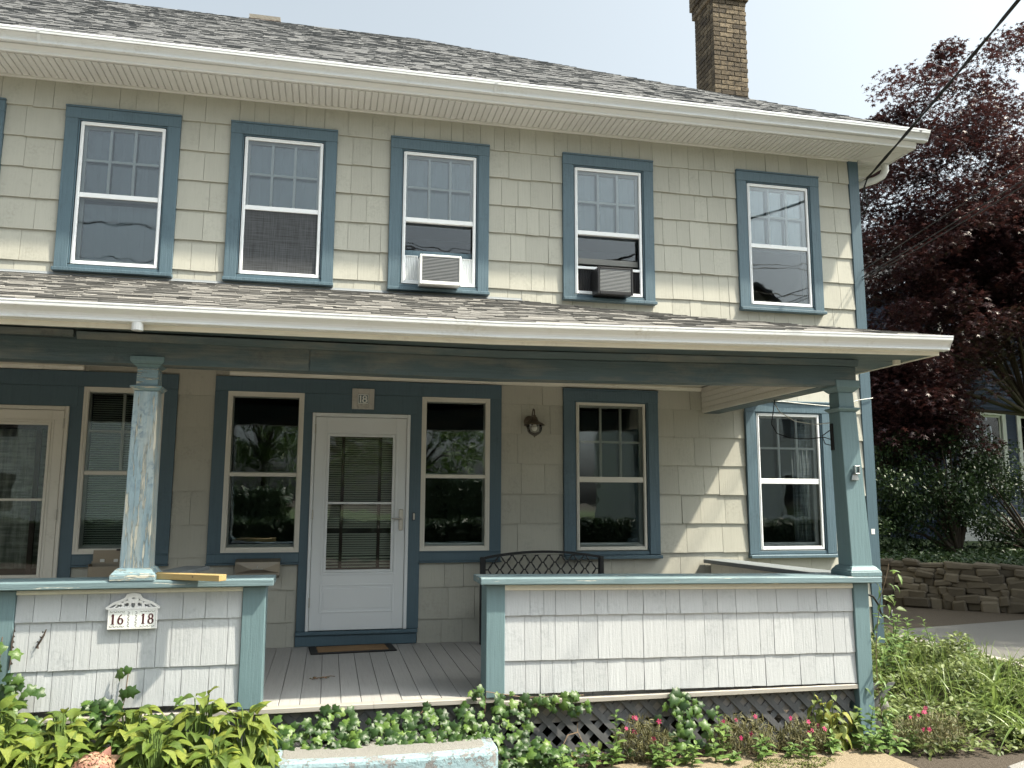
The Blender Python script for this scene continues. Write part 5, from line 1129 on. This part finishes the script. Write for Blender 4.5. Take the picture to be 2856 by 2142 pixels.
def stalk(label, base, h, nl, meshes, ls, lean=(0, 0), name='young_plant', droop=.2, stem='stem_green', cat='plant', group=None, split=1):
    t = thing(name, label, cat, base, group=group, local=True); mb = MB()
    for s_ in range(split):
        ox, oy = (rp.uniform(-.11, .11), rp.uniform(-.06, .06)) if split > 1 else (0, 0); hh = h*(1 if s_ == 0 else rp.uniform(.55, .95)); lx, ly = lean[0]+rp.uniform(-.05, .05)*(split > 1), lean[1]+rp.uniform(-.04, .04)*(split > 1)
        P = lambda q: Vector((ox+lx*q*q, oy+ly*q*q, hh*q)); mb.tube([P(i/6) for i in range(7)], [.006-.0006*i for i in range(7)], 5)
        for i in range(nl):
            q = .18+.82*(i+.5)/nl; a = i*2.4+rp.uniform(-.3, .3)+s_; d = Vector((math.cos(a), math.sin(a)-.15, .55-droop*2+.5*q)); L = ls*rp.uniform(.75, 1.2)*(1.15-.65*q)
            share(rp.choice(meshes), 'leaf', t, orient(P(q), d, (0, -.2, 1), L))
    build(mb, 'stalk', stem, t, origin=(0, 0, 0)); return t
stalk('slender young plant with pale alternate leaves in front of the lattice', (1.58, -2.52, -.43), .36, 17, OV['herb_leaf'], .085)
stalk('second slender young plant beside the dianthus nearer the porch corner', (2.36, -2.50, -.43), .34, 17, OV['herb_leaf'], .085, (-.04, 0))
for k, x in enumerate((1.75, 2.05, 2.62, 3.3, 1.45, 2.85, 1.95, 2.3, 3.05, 3.5, 3.65, 1.25)): stalk('low leafy weed growing at the edge of the tan garden path', (x, -2.62-.06*(k % 2), -.42), .15, 12, OV['herb_leaf'], .085, group='weeds along the path', split=2, name='low_weed')
stalk('wilting plant with big curled yellow leaves in front of the porch corner post', (3.32, -2.46, -.44), .40, 8, WILT, .105, (-.05, -.02), droop=.45, split=4, name='wilting_plant')
stalk('second wilting plant with yellowing leaves left of the porch corner post', (3.12, -2.44, -.44), .40, 9, WILT, .09, (.04, -.02), droop=.45, split=3, name='wilting_plant')
stalk('round-leaved plant at the foot of the porch corner post', (3.48, -2.52, -.44), .30, 13, ROUND, .085, (.05, 0), split=4, name='round_leaf_plant')
stalk('leafy rose shoots between the two groups of hostas', (-1.62, -2.72, -.44), .44, 16, OV['herb_leaf'], .085, (.02, -.05), split=4, name='rose_shoots')
# thin vine on the porch corner
pv = thing('corner_vine', 'thin vine with narrow leaves climbing the porch corner post', 'vine', (3.76, -2.2, -.44), local=False); b_ = WLD[pv.name]; P = []
for i in range(28): q = i/27; P.append(Vector((3.80-.05*math.sin(q*5)+.06*(q > .8)*(q-.8)*5, -2.27-.02*math.sin(q*7), -.42+q*1.28)))
build(MB().tube(P, .003, 5), 'vine_stem', 'stem_brown', pv)
for i in range(95):
    q = rp.random()**1.6; p = P[int(q*27)]+Vector((rp.gauss(.035, .045), rp.uniform(-.04, .03), rp.uniform(-.03, .03))); share(rp.choice(LANCE), 'leaf', pv, orient(p-b_, (rp.uniform(-.5, 1), rp.uniform(-.6, .3), rp.uniform(-.7, .5)), (0, -.5, .8), rp.uniform(.05, .10)))
for p, d in (((3.83, -2.30, .60), (1, -.3, -.3)), ((3.87, -2.30, .62), (.8, -.2, -.7)), ((3.93, -2.31, .52), (1, -.3, .0)), ((3.80, -2.30, .66), (-.3, -.4, .6))): share(OV['weed_leaf'][0], 'leaf', pv, orient(Vector(p)-b_, d, (0, -.6, .8), .085))
# dianthus
def dianthus(label, c, R, H, nf):
    t = thing('dianthus', label, 'flower', c, local=True); n = 1600
    a = RNG.uniform(0, 6.283, n); r = R*np.sqrt(RNG.uniform(0, 1, n)); z = H*RNG.uniform(.0, 1, n)*(1-.5*(r/R)**2); pos = np.stack([r*np.cos(a), r*np.sin(a)*.7, z], 1)
    tv = [(-.05, 0, 0), (.05, 0, 0), (.06, .5, .05), (-.06, .5, .05), (0, 1, 0)]; me = scatter('foliage', tv, [(0, 1, 2, 3), (3, 2, 4)], pos, rots(n, (-1.5, .2)), RNG.uniform(.03, .065, n), 'pink_foliage'); share(me, 'foliage', t, Matrix())
    for i in range(nf):
        ai = rp.uniform(0, 6.28); ri = R*rp.uniform(.2, .95); p = Vector((ri*math.cos(ai), ri*math.sin(ai)*.7-.03, H*rp.uniform(.55, 1.1)))
        share(FLW, 'flower', t, orient(p, (rp.uniform(-1, 1), rp.uniform(-.2, .4), rp.uniform(.2, .8)), (rp.uniform(-.4, .4), -1, .6), rp.uniform(.012, .018)))
v = []; f = []
for k in range(5):
    a = 2*math.pi*k/5; o_ = len(v); v += [(0, 0, 0), (.55*math.cos(a-.45), .55*math.sin(a-.45), .12), (1.0*math.cos(a-.28), 1.0*math.sin(a-.28), .02), (1.05*math.cos(a+.1), 1.05*math.sin(a+.1), .10), (.9*math.cos(a+.36), .9*math.sin(a+.36), .0), (.5*math.cos(a+.5), .5*math.sin(a+.5), .1)]; f.append(tuple(range(o_, o_+6)))
FLW = raw_mesh('dianthus_flower', v, f, 'pink_petal')
dianthus('bushy dianthus with magenta flowers in front of the open lattice', (1.80, -2.44, -.43), .21, .30, 8)
dianthus('wide dianthus with few magenta flowers right of the hanging ivy', (2.56, -2.42, -.43), .27, .27, 5)
dianthus('dianthus beside the wilting plant near the porch corner', (3.00, -2.48, -.43), .20, .22, 6)
dianthus('dianthus with bright magenta blooms in front of the weed bank', (3.98, -2.55, -.42), .28, .24, 8)
# hydrangea
hy = thing('hydrangea', 'faded pink hydrangea head rising in front of the hostas', 'flower', (-1.56, -3.02, -.36), local=True); b_ = Vector((-1.56, -3.02, -.36))
fl = []; 
for i in range(150):
    z = 1-2*(i+.5)/150; a = i*2.39996; r = math.sqrt(max(0, 1-z*z)); n_ = Vector((r*math.cos(a), r*math.sin(a), z))
    if z < -.55: continue
    p = Vector((.02, 0, .245))+Vector((n_.x*.105, n_.y*.10, n_.z*.085*(1.1 if z > 0 else .8)))*rp.uniform(.88, 1.08)
    for k in range(3): share(OV['hydrangea_petal'][0], 'floret', hy, orient(p, n_.orthogonal()*math.cos(k*2.1+i)+n_.cross(n_.orthogonal())*math.sin(k*2.1+i)+n_*.35, n_, rp.uniform(.026, .042)))
for i in range(30): n_ = Vector((rp.uniform(-1, 1), rp.uniform(-1, .6), rp.uniform(-.2, 1))).normalized(); share(OV['hydrangea_petal'][1], 'floret', hy, orient(Vector((-.13, .0, .16))+n_*.045, n_.orthogonal()+n_*.3, n_, .036))
build(MB().tube([(0, 0, 0), (.01, 0, .12), (.02, 0, .2)], .006, 6).tube([(0, 0, .05), (-.08, 0, .1), (-.13, 0, .15)], .005, 6), 'stalk', 'stem_green', hy, origin=(0, 0, 0))
for k in range(9): a = rp.uniform(0, 6.28); share(rp.choice(OV['herb_leaf']), 'leaf', hy, orient(Vector((.02*math.cos(a), .02*math.sin(a), rp.uniform(.08, .2))), (math.cos(a), math.sin(a)-.3, .3), (0, 0, 1), .12))
for d in ((.3, .3, .8), (.9, .2, .4)): share(OV['hydrangea_petal'][2], 'leaf', hy, orient(Vector((.05, .05, .27)), d, (0, -1, .4), .10))
# weed bank on the right
n = 24000; x = RNG.uniform(3.72, 6.02, n); y = RNG.uniform(-2.78, .95, n); hmax = .16+.24*np.clip((x-3.9)/1.6, 0, 1)*np.clip((y+2.8)/1.3, .1, 1)
lump = .55+.45*np.sin(x*5.1+1)*np.sin(y*4.3+2)+.25*np.sin(x*11)*np.cos(y*9); hmax = hmax*np.clip(lump, .2, 1.2); z = np.array([bank(a, b) for a, b in zip(x, y)]) + hmax*np.sqrt(RNG.uniform(0, 1, n))
keep = ~((x < 4.5) & (y < -2.45) & (RNG.uniform(0, 1, n) < .45)) ; x, y, z = x[keep], y[keep], z[keep]; n = len(x)
tv = [(0, 0, 0), (-.28, .35, .06), (0, .4, -.02), (.28, .35, .06), (-.2, .72, .04), (0, .75, -.06), (.2, .72, .04), (0, 1, -.12)]; tf = [(0, 2, 1), (0, 3, 2), (1, 2, 5, 4), (2, 3, 6, 5), (4, 5, 7), (5, 6, 7)]
o = bpy.data.objects.new('ground_cover', scatter('ground_cover', tv, tf, np.stack([x, y, z], 1), rots(n, (-.7, .8)), RNG.uniform(.028, .065, n), 'weed_leaf', True)); link(o, None, (0, 0, 0)); tag(o, 'tangle of small green weeds covering the bank right of the porch', 'weeds', kind='stuff')
for k in range(9):
    x, y = [(4.35, -.35), (4.75, -.2), (4.95, -.9), (5.3, -.3), (5.65, -.6), (5.75, .1), (4.2, -1.1), (5.45, -1.2), (5.0, .2)][k]
    stalk('tall leafy weed standing above the bank right of the porch', (x, y, bank(x, y)), rp.uniform(.36, .55), 18, rp.choice([OV['weed_leaf'], LANCE, OV['herb_leaf']]), .13, (rp.uniform(-.1, .1), 0), group='tall weeds on the bank', split=2, name='tall_weed')
BLD = [leaf_mesh('blade', lambda t: .028*(1-t**3), 'blade_leaf', 10, a, .5, 0, td, k) for k, (a, td) in enumerate(((.8, .15), (1.2, .35), (.45, .05)))]
def daylily(label, c, n, L):
    t = thing('daylily', label, 'plant', c, group='daylilies at the bed edge', local=True)
    for i in range(n): a = rp.uniform(0, 6.28); d = Vector((math.cos(a), math.sin(a), rp.uniform(.5, 1.9))); share(rp.choice(BLD), 'blade', t, orient(Vector((rp.gauss(0, .07), rp.gauss(0, .07), 0)), d, (-d.x*.6, -d.y*.6, 1), L*rp.uniform(.65, 1.15)))
for c, n, L in (((4.95, -2.15, -.42), 36, .5), ((5.25, -1.75, -.40), 44, .56), ((5.55, -1.35, -.38), 30, .55), ((4.75, -2.55, -.42), 20, .4)): daylily('daylily clump of long arching green blades at the edge of the bed', c, n, L)
n = 600; x = RNG.uniform(4.5, 6.0, n); y = RNG.uniform(-2.4, -.6, n); z = np.array([bank(a, b) for a, b in zip(x, y)])+.05
o = bpy.data.objects.new('tall_grass', scatter('tall_grass', [(-.012, 0, 0), (.012, 0, 0), (.011, .4, .05), (-.011, .4, .05), (.007, .75, .02), (-.007, .75, .02), (0, 1, -.12)], [(0, 1, 2, 3), (3, 2, 4, 5), (5, 4, 6)], np.stack([x, y, z], 1), rots(n, (-1.5, -.5)), RNG.uniform(.15, .42, n), 'blade_leaf')); link(o, None, (0, 0, 0)); tag(o, 'thin grass blades mixed among the daylilies', 'grass', kind='stuff')
for k, (p, h) in enumerate((((1.47, -2.38, -.43), .24), ((1.28, -2.45, -.43), .2))): 
    t = thing('dead_stalk', ('long dry brown stalk leaning on the lattice', 'short curled dry stalk by the low ivy')[k], 'stalk', p, local=True)
    build(MB().tube([(0, 0, 0), (-.06, .02, h*.4), (-.10, .06, h*.8), (-.09, .09, h)] if k == 0 else [(0, 0, 0), (-.05, .03, h*.6), (.0, .06, h*.95), (.08, .08, h)], .004, 5), 'stalk', 'stem_brown', t, origin=(0, 0, 0))
    for i in range(3): share(OV['wilted_leaf'][0], 'leaf', t, orient(Vector((-.02+.03*i, .02, h*.3+.03*i)), (rp.uniform(-1, 1), -.3, -.6), (0, -1, .3), .06)).data.materials
# ================================================================== BACKGROUND
STAR = []
for k in range(5):
    a = R_(-112+56*k); STAR.append((1.0*math.sin(a)*(1 if abs(k-2) < 2 else .75), .35+1.0*math.cos(a)*(1 if abs(k-2) < 2 else .75)))
sv = [(0, .30, .03)]; 
for k in range(5):
    a = R_(-140+56*k); sv.append((.20*math.sin(a), .30+.20*math.cos(a), .02)); x, y = STAR[k]; sv.append((x*.62, .3+(y-.3)*.62, -.06-.05*abs(x)))
sv.append((.20*math.sin(R_(140)), .30+.20*math.cos(R_(140)), .02))
sf = []
for k in range(5): a = 1+2*k; sf.append((0, a, a+1, a+2))
OVT = [(0, 0, 0), (-.26, .4, .05), (0, .45, -.02), (.26, .4, .05), (0, 1, -.1)]; OVF = [(0, 2, 1), (0, 3, 2), (1, 2, 4), (2, 3, 4)]
def crown_pts(n, clusters, spread, flat=.55):
    c = np.array(clusters); idx = RNG.integers(0, len(c), n); d = RNG.normal(0, 1, (n, 3)); d /= np.linalg.norm(d, axis=1)[:, None]; r = RNG.uniform(.25, 1, n)**.6
    s = c[idx, 3:4] if c.shape[1] > 3 else spread
    off = d*r[:, None]*s; off[:, 2] *= flat; return c[idx, :3]+off
def ell_clusters(n, c, r, smin, smax, shell=.55, seed=1, cut=None):
    g = np.random.default_rng(seed); out = []
    while len(out) < n:
        d = g.normal(0, 1, 3); d /= np.linalg.norm(d); q = g.uniform(shell, 1)**.7; p = np.array(c)+d*q*np.array(r)*(1+.12*math.sin(d[0]*5+seed)+.10*math.sin(d[2]*7+d[1]*4))
        if cut and not cut(p): continue
        out.append((*p, g.uniform(smin, smax)))
    return out
def limbs(base, tips, r0, up):
    mb = MB(); base = Vector(base)
    for t in tips:
        t = Vector(t); m = base.lerp(t, .5)+Vector((0, 0, up)); k = rp.uniform(.35, .55); mb.tube([base, base.lerp(m, .6), m, m.lerp(t, .5), t], [r0, r0*.8, r0*.55, r0*.35, r0*.15], 7)
    return mb
def tree(name, label, base, top_trunk, clusters, n, leaf_t, leaf_f, size, mat, r0=.18, spread=.6, flat=.55, group=None, tilt=(-.5, .9)):
    t = thing(name, label, 'tree', base, group=group); b = Vector(base)
    mb = MB().tube([b, b.lerp(Vector(top_trunk), .5)+Vector((.05, .03, 0)), top_trunk], [r0*1.25, r0, r0*.75], 10)
    tips = [c[:3] for c in random.Random(2).sample(clusters, min(26, len(clusters)))]; build(mb, 'trunk', 'bark', t, smooth=True); build(limbs(top_trunk, tips, r0*.34, .4), 'limb', 'bark', t, smooth=True)
    me = scatter('crown', leaf_t, leaf_f, crown_pts(n, clusters, spread, flat)-np.array(b), rots(n, tilt), RNG.uniform(size*.65, size*1.2, n), mat); o = bpy.data.objects.new('crown', me); COL.objects.link(o); o.parent = t
    return t
mc = ell_clusters(460, (13.2, 6.8, 6.3), (3.9, 2.8, 4.7), .38, .75, .05, 3, lambda p: p[2] > (4.3 if p[0] > 11.6 else 2.2))
mc += [(10.7, 6.0, 9.2, .35), (10.35, 6.0, 9.05, .25), (11.0, 6.0, 8.9, .45), (11.9, 6.0, 10.3, .4), (12.2, 6, 10.9, .35), (12.05, 6, 10.6, .4), (11.2, 6, 9.4, .4), (10.5, 6, 8.3, .5), (10.2, 6, 7.6, .5), (10.0, 6.2, 6.6, .5), (13.6, 6, 11.2, .5), (14.3, 6, 11.5, .5), (13.0, 6, 10.6, .6), (10.3, 5.6, 4.6, .5), (10.1, 5.5, 3.8, .5), (11.0, 5.0, 3.6, .6), (12.0, 4.6, 4.6, .6), (12.9, 4.4, 5.6, .6)] + ell_clusters(110, (10.3, 5.6, 3.1), (1.2, 1.0, 1.3), .35, .6, .1, 41)
tree('maple_tree', 'large dark red Japanese maple tree beyond the driveway', (14.9, 7.0, .3), (14.4, 6.9, 3.2), mc, 130000, sv, sf, .12, 'maple_leaf', .13)
gb_ = ell_clusters(90, (10.6, 5.3, 1.75), (1.6, .9, 1.45), .25, .45, .3, 8) + ell_clusters(30, (9.2, 5.0, 1.1), (.8, .6, .9), .22, .4, .3, 9)
t = thing('green_shrub', 'dense dark green shrub on top of the stone retaining wall', 'shrub', (10.9, 5.2, .36))
build(limbs((10.9, 5.2, .36), [c[:3] for c in gb_[:18]], .05, .1), 'stem', 'bark', t, smooth=True)
me = scatter('foliage', OVT, OVF, crown_pts(26000, gb_, .3, .8)-np.array((10.9, 5.2, .36)), rots(26000, (-.3, 1.2)), RNG.uniform(.05, .09, 26000), 'shrub_leaf'); o = bpy.data.objects.new('foliage', me); COL.objects.link(o); o.parent = t
gb2 = ell_clusters(46, (12.2, 5.0, 1.2), (1.3, .8, .9), .2, .36, .5, 18)
t = thing('open_shrub', 'open many-stemmed shrub in front of the navy house', 'shrub', (12.5, 5.0, .36))
build(limbs((12.5, 5.0, .36), [c[:3] for c in gb2], .035, .05), 'stem', 'bark', t, smooth=True)
me = scatter('foliage', OVT, OVF, crown_pts(4200, gb2, .3, .8)-np.array((12.5, 5.0, .36)), rots(4200, (-.3, 1.2)), RNG.uniform(.05, .09, 4200), 'shrub_leaf'); o = bpy.data.objects.new('foliage', me); COL.objects.link(o); o.parent = t
cl = ell_clusters(150, (13.6, -.4, 6.2), (3.2, 3.0, 2.6), .5, .9, .1, 51)
tree('shade_tree', 'broad green tree right of the driveway that shades the retaining wall', (13.6, -.4, .3), (13.5, -.5, 3.6), cl, 26000, OVT, OVF, .26, 'far_leaf', .2)
cl = ell_clusters(110, (20.5, 6.8, 7.4), (3.6, 3.0, 3.4), .7, 1.1, .1, 52)
tree('shade_tree', 'added unseen green tree shading the navy house from its right end', (20.5, 6.8, .3), (20.5, 6.8, 3.6), cl, 18000, OVT, OVF, .28, 'far_leaf', .22)  # tree added out of view to keep sun off the navy wall
# ground cover on the terrace and wall foot
n = 7000; x = RNG.uniform(7.4, 13, n); y = RNG.uniform(2.2, 6, n); k = (y-2.0) > -(x-9.25)*.93+.0; x, y = x[k], y[k]; n = len(x)
o = bpy.data.objects.new('terrace_cover', scatter('terrace_cover', OVT, OVF, np.stack([x, y, .36+RNG.uniform(0, .16, n)], 1), rots(n, (-.6, .8)), RNG.uniform(.05, .10, n), 'shrub_leaf')); link(o, None, (0, 0, 0)); tag(o, 'low dark leaves along the top of the stone retaining wall', 'ground cover', kind='stuff')
# ---- neighbour house
nb = thing('navy_house', 'navy blue clapboard house with white window trim behind the maple', 'house', (19.0, 13, .36))
HX0, HX1, HY = 14.85, 24.0, 10.0
nwin = [(15.35, 16.55, 1.72, 3.55), (17.1, 18.3, 1.72, 3.55), (19.6, 20.8, 1.72, 3.55), (15.6, 16.6, 5.0, 6.6), (18.6, 19.6, 5.0, 6.6)]
mb = MB()
for a, b, c0, c1 in wall_cells(HX0, HX1, .36, 7.2, nwin): mb.box(a, b, HY, HY+.15, c0, c1)
mb.box(HX0, HX0+.15, HY+.151, HY+8, .36, 7.2).box(HX1-.15, HX1, HY+.151, HY+8, .36, 7.2).box(HX0, HX1, HY+8.01, HY+8.15, .36, 7.2)
nw = build(mb, 'wall', 'navy_clapboard', nb)
z = .98
while z < 7.1:
    segs = [(HX0+.12, HX1)]
    for w in nwin:
        if w[2]-.12 < z+.06 < w[3]+.12:
            ns = []
            for a, b in segs:
                if w[0]-.12 > a: ns.append((a, min(b, w[0]-.12)))
                if w[1]+.12 < b: ns.append((max(a, w[1]+.12), b))
            segs = ns if ns else segs
    for a, b in segs:
        if b-a > .05: build(MB().hexa([(a, HY-.022, z), (b, HY-.022, z), (b, HY-.001, z), (a, HY-.001, z), (a, HY-.008, z+.118), (b, HY-.008, z+.118), (b, HY-.001, z+.118), (a, HY-.001, z+.118)]), 'clapboard', 'navy_clapboard', nw)
    z += .115
build(MB().box(HX0-.02, HX0+.115, HY-.035, HY-.0005, .95, 7.2), 'corner_board', 'white_trim', nb, .004); build(MB().box(HX0-.02, HX1, HY-.05, HY-.0235, .80, .95), 'water_table', 'white_trim', nb, .004)
build(MB().box(HX0, HX1, HY-.03, HY-.0006, .30, .799), 'foundation', 'pale_siding', nb); build(MB().box(16.7, 17.6, HY-.045, HY-.031, .42, .74), 'cellar_window', 'dark_hall', nb)
for w in nwin:
    wo_ = build(bars(MB(), w[0]-.11, w[1]+.11, w[2]-.11, w[3]+.11, .12, HY-.045, HY-.001), 'window', 'white_trim', nb, .004); zm = (w[2]+w[3])/2
    build(bars(MB(), w[0]+.011, w[1]-.011, w[2]+.011, w[3]-.011, .05, HY+.01, HY+.05).box(w[0]+.061, w[1]-.061, HY+.01, HY+.05, zm-.03, zm+.03), 'sash', 'white_trim', wo_)
    box('pane', 'pane_glass', wo_, w[0]+.06, w[1]-.06, HY+.028, HY+.032, w[2]+.06, zm-.03, 0); box('pane', 'pane_glass', wo_, w[0]+.06, w[1]-.06, HY+.028, HY+.032, zm+.03, w[3]-.06, 0)
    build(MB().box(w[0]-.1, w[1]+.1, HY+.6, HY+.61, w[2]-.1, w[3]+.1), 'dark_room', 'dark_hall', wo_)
build(MB().along_y([(HX0-.5, 7.1), ((HX0+HX1)/2, 10.6), (HX1+.5, 7.1), (HX1+.5, 7.2), ((HX0+HX1)/2, 10.75), (HX0-.5, 7.2)], [HY-.5, HY+8.6]), 'roof', 'dark_roof', nb)
build(MB().add([(HX0, HY+.05, 7.2), (HX1, HY+.05, 7.2), ((HX0+HX1)/2, HY+.05, 10.55)], [(0, 1, 2)]), 'gable', 'navy_clapboard', nb)
# trees further back close the view at the horizon
BL = 'tall green tree far behind the navy house and the maple'
for k, (x, y, h) in enumerate(((9, 24, 8), (13, 30, 9), (30, 22, 10), (26, 30, 11), (18, 34, 10))):
    cl = ell_clusters(60, (x, y, h*.58), (3.2, 3.0, h*.42), .7, 1.3, .4, 30+k); tree('green_tree', BL, (x, y, .3), (x, y, h*.35), cl, 7000, OVT, OVF, .24, 'far_leaf', .22, group='trees behind the navy house')
# ---- across the street (seen only as reflections in the panes)
def opposite_house(label, x0, x1, y, h, mat, pitch):
    t = thing('opposite_house', label, 'house', ((x0+x1)/2, y, -.4)); ww = [(x0+1+k*((x1-x0-2)/3)-.45+.5, x0+1+k*((x1-x0-2)/3)+.45+.5, z, z+1.5) for k in range(3) for z in (.8, 3.7)]
    mb = MB()
    for a, b, c0, c1 in wall_cells(x0, x1, -.4, h, ww): mb.box(a, b, y-.2, y, c0, c1)
    mb.box(x0, x0+.2, y-8, y-.201, -.4, h).box(x1-.2, x1, y-8, y-.201, -.4, h); build(mb, 'wall', mat, t)
    for w in ww: o_ = build(bars(MB(), w[0]-.1, w[1]+.1, w[2]-.1, w[3]+.1, .12, y+.002, y+.04), 'window', 'white_trim', t); box('pane', 'pane_glass', o_, w[0], w[1], y-.1, y-.09, w[2], w[3], 0); build(MB().box(w[0], w[1], y-.18, y-.17, w[2], w[3]), 'dark_room', 'dark_hall', o_)
    m = (x0+x1)/2; build(MB().along_y([(x0-.5, h-.1), (m, h+pitch), (x1+.5, h-.1), (x1+.5, h+.1), (m, h+pitch+.2), (x0-.5, h+.1)], [y-8.4, y+.5]), 'roof', 'dark_roof', t); build(MB().add([(x0, y-.1, h), (x1, y-.1, h), (m, y-.1, h+pitch)], [(0, 1, 2)]), 'gable', mat, t)
opposite_house('pale grey gabled house across the street mirrored in the window panes', 12.0, 20.0, -21.5, 6.0, 'pale_siding', 3.8); opposite_house('white gabled house across the street mirrored in the left window panes', -16.5, -8.0, -28.0, 5.4, 'white_trim', 3.0)
def hedge(label, x0, x1, y0, y1, h):
    n = int(6000*max(1, (x1-x0)/5)); p = np.stack([RNG.uniform(x0, x1, n), RNG.uniform(y0, y1, n), RNG.uniform(-.36, h, n)], 1); t = thing('hedge', label, 'hedge', ((x0+x1)/2, (y0+y1)/2, -.36)); c = np.array(t.location)
    build(MB().box(x0+.15, x1-.15, y0+.15, y1-.15, -.36, h-.15), 'core', 'shrub_leaf', t); me = scatter('foliage', OVT, OVF, p-c, rots(n, (-.3, 1.2)), RNG.uniform(.12, .22, n), 'shrub_leaf'); o = bpy.data.objects.new('foliage', me); COL.objects.link(o); o.parent = t
hedge('long low dark hedge along the far sidewalk mirrored in the lower panes', -16, 18, -18.4, -17.7, .75)
hedge('tall clipped dark hedge across the street mirrored beside the storm door', -5.2, -1.6, -20.2, -18.6, 1.75); hedge('lower rounded hedge across the street mirrored right of the storm door', 2.4, 5.6, -20.6, -18.8, 2.1)
for k, (x, y, h) in enumerate(((-22, -30, 10), (0, -36, 11), (3.5, -30, 7), (18, -34, 11), (24, -26, 9), (-4, -40, 10))):
    cl = ell_clusters(50, (x, y, h*.58), (3.4, 3.0, h*.42), .8, 1.4, .4, 60+k); tree('street_tree', 'green tree across the street mirrored in the window panes', (x, y, -.36), (x, y, h*.35), cl, 4500, OVT, OVF, .30, 'far_leaf', .22, group='trees across the street')
for k, x in enumerate((20.0, 54.0, -16.0)):
    t = thing('utility_pole', 'brown wooden utility pole standing across the sidewalk from the porch', 'utility pole', (x, -15.0, -.5), group='utility poles along the street'); build(MB().tube([(x, -15, -.5), (x, -15, 9.6)], [.15, .11], 10), 'pole', 'bark', t); build(MB().box(x-.9, x+.9, -15.22, -15.13, 8.9, 9.05), 'crossarm', 'bark', t)
for k, (y, z, sg_) in enumerate(((-15.2, 9.1, .6), (-15.2, 9.1, .5), (-14.95, 8.2, .7), (-14.95, 7.9, .8), (-14.95, 7.5, .6))):
    P = []
    for a, b in ((-16.0, 20.0), (20.0, 54.0)):
        for i in range(13): q = i/12; P.append((a+(b-a)*q+(.8 if k == 0 else -.8 if k == 1 else 0), y, z-4*sg_*q*(1-q)))
    tag(build(MB().tube(P, .014, 5), 'street_wire', 'cable_black', None), 'black overhead wire strung between the utility poles along the street', 'wire', 'wires along the street')
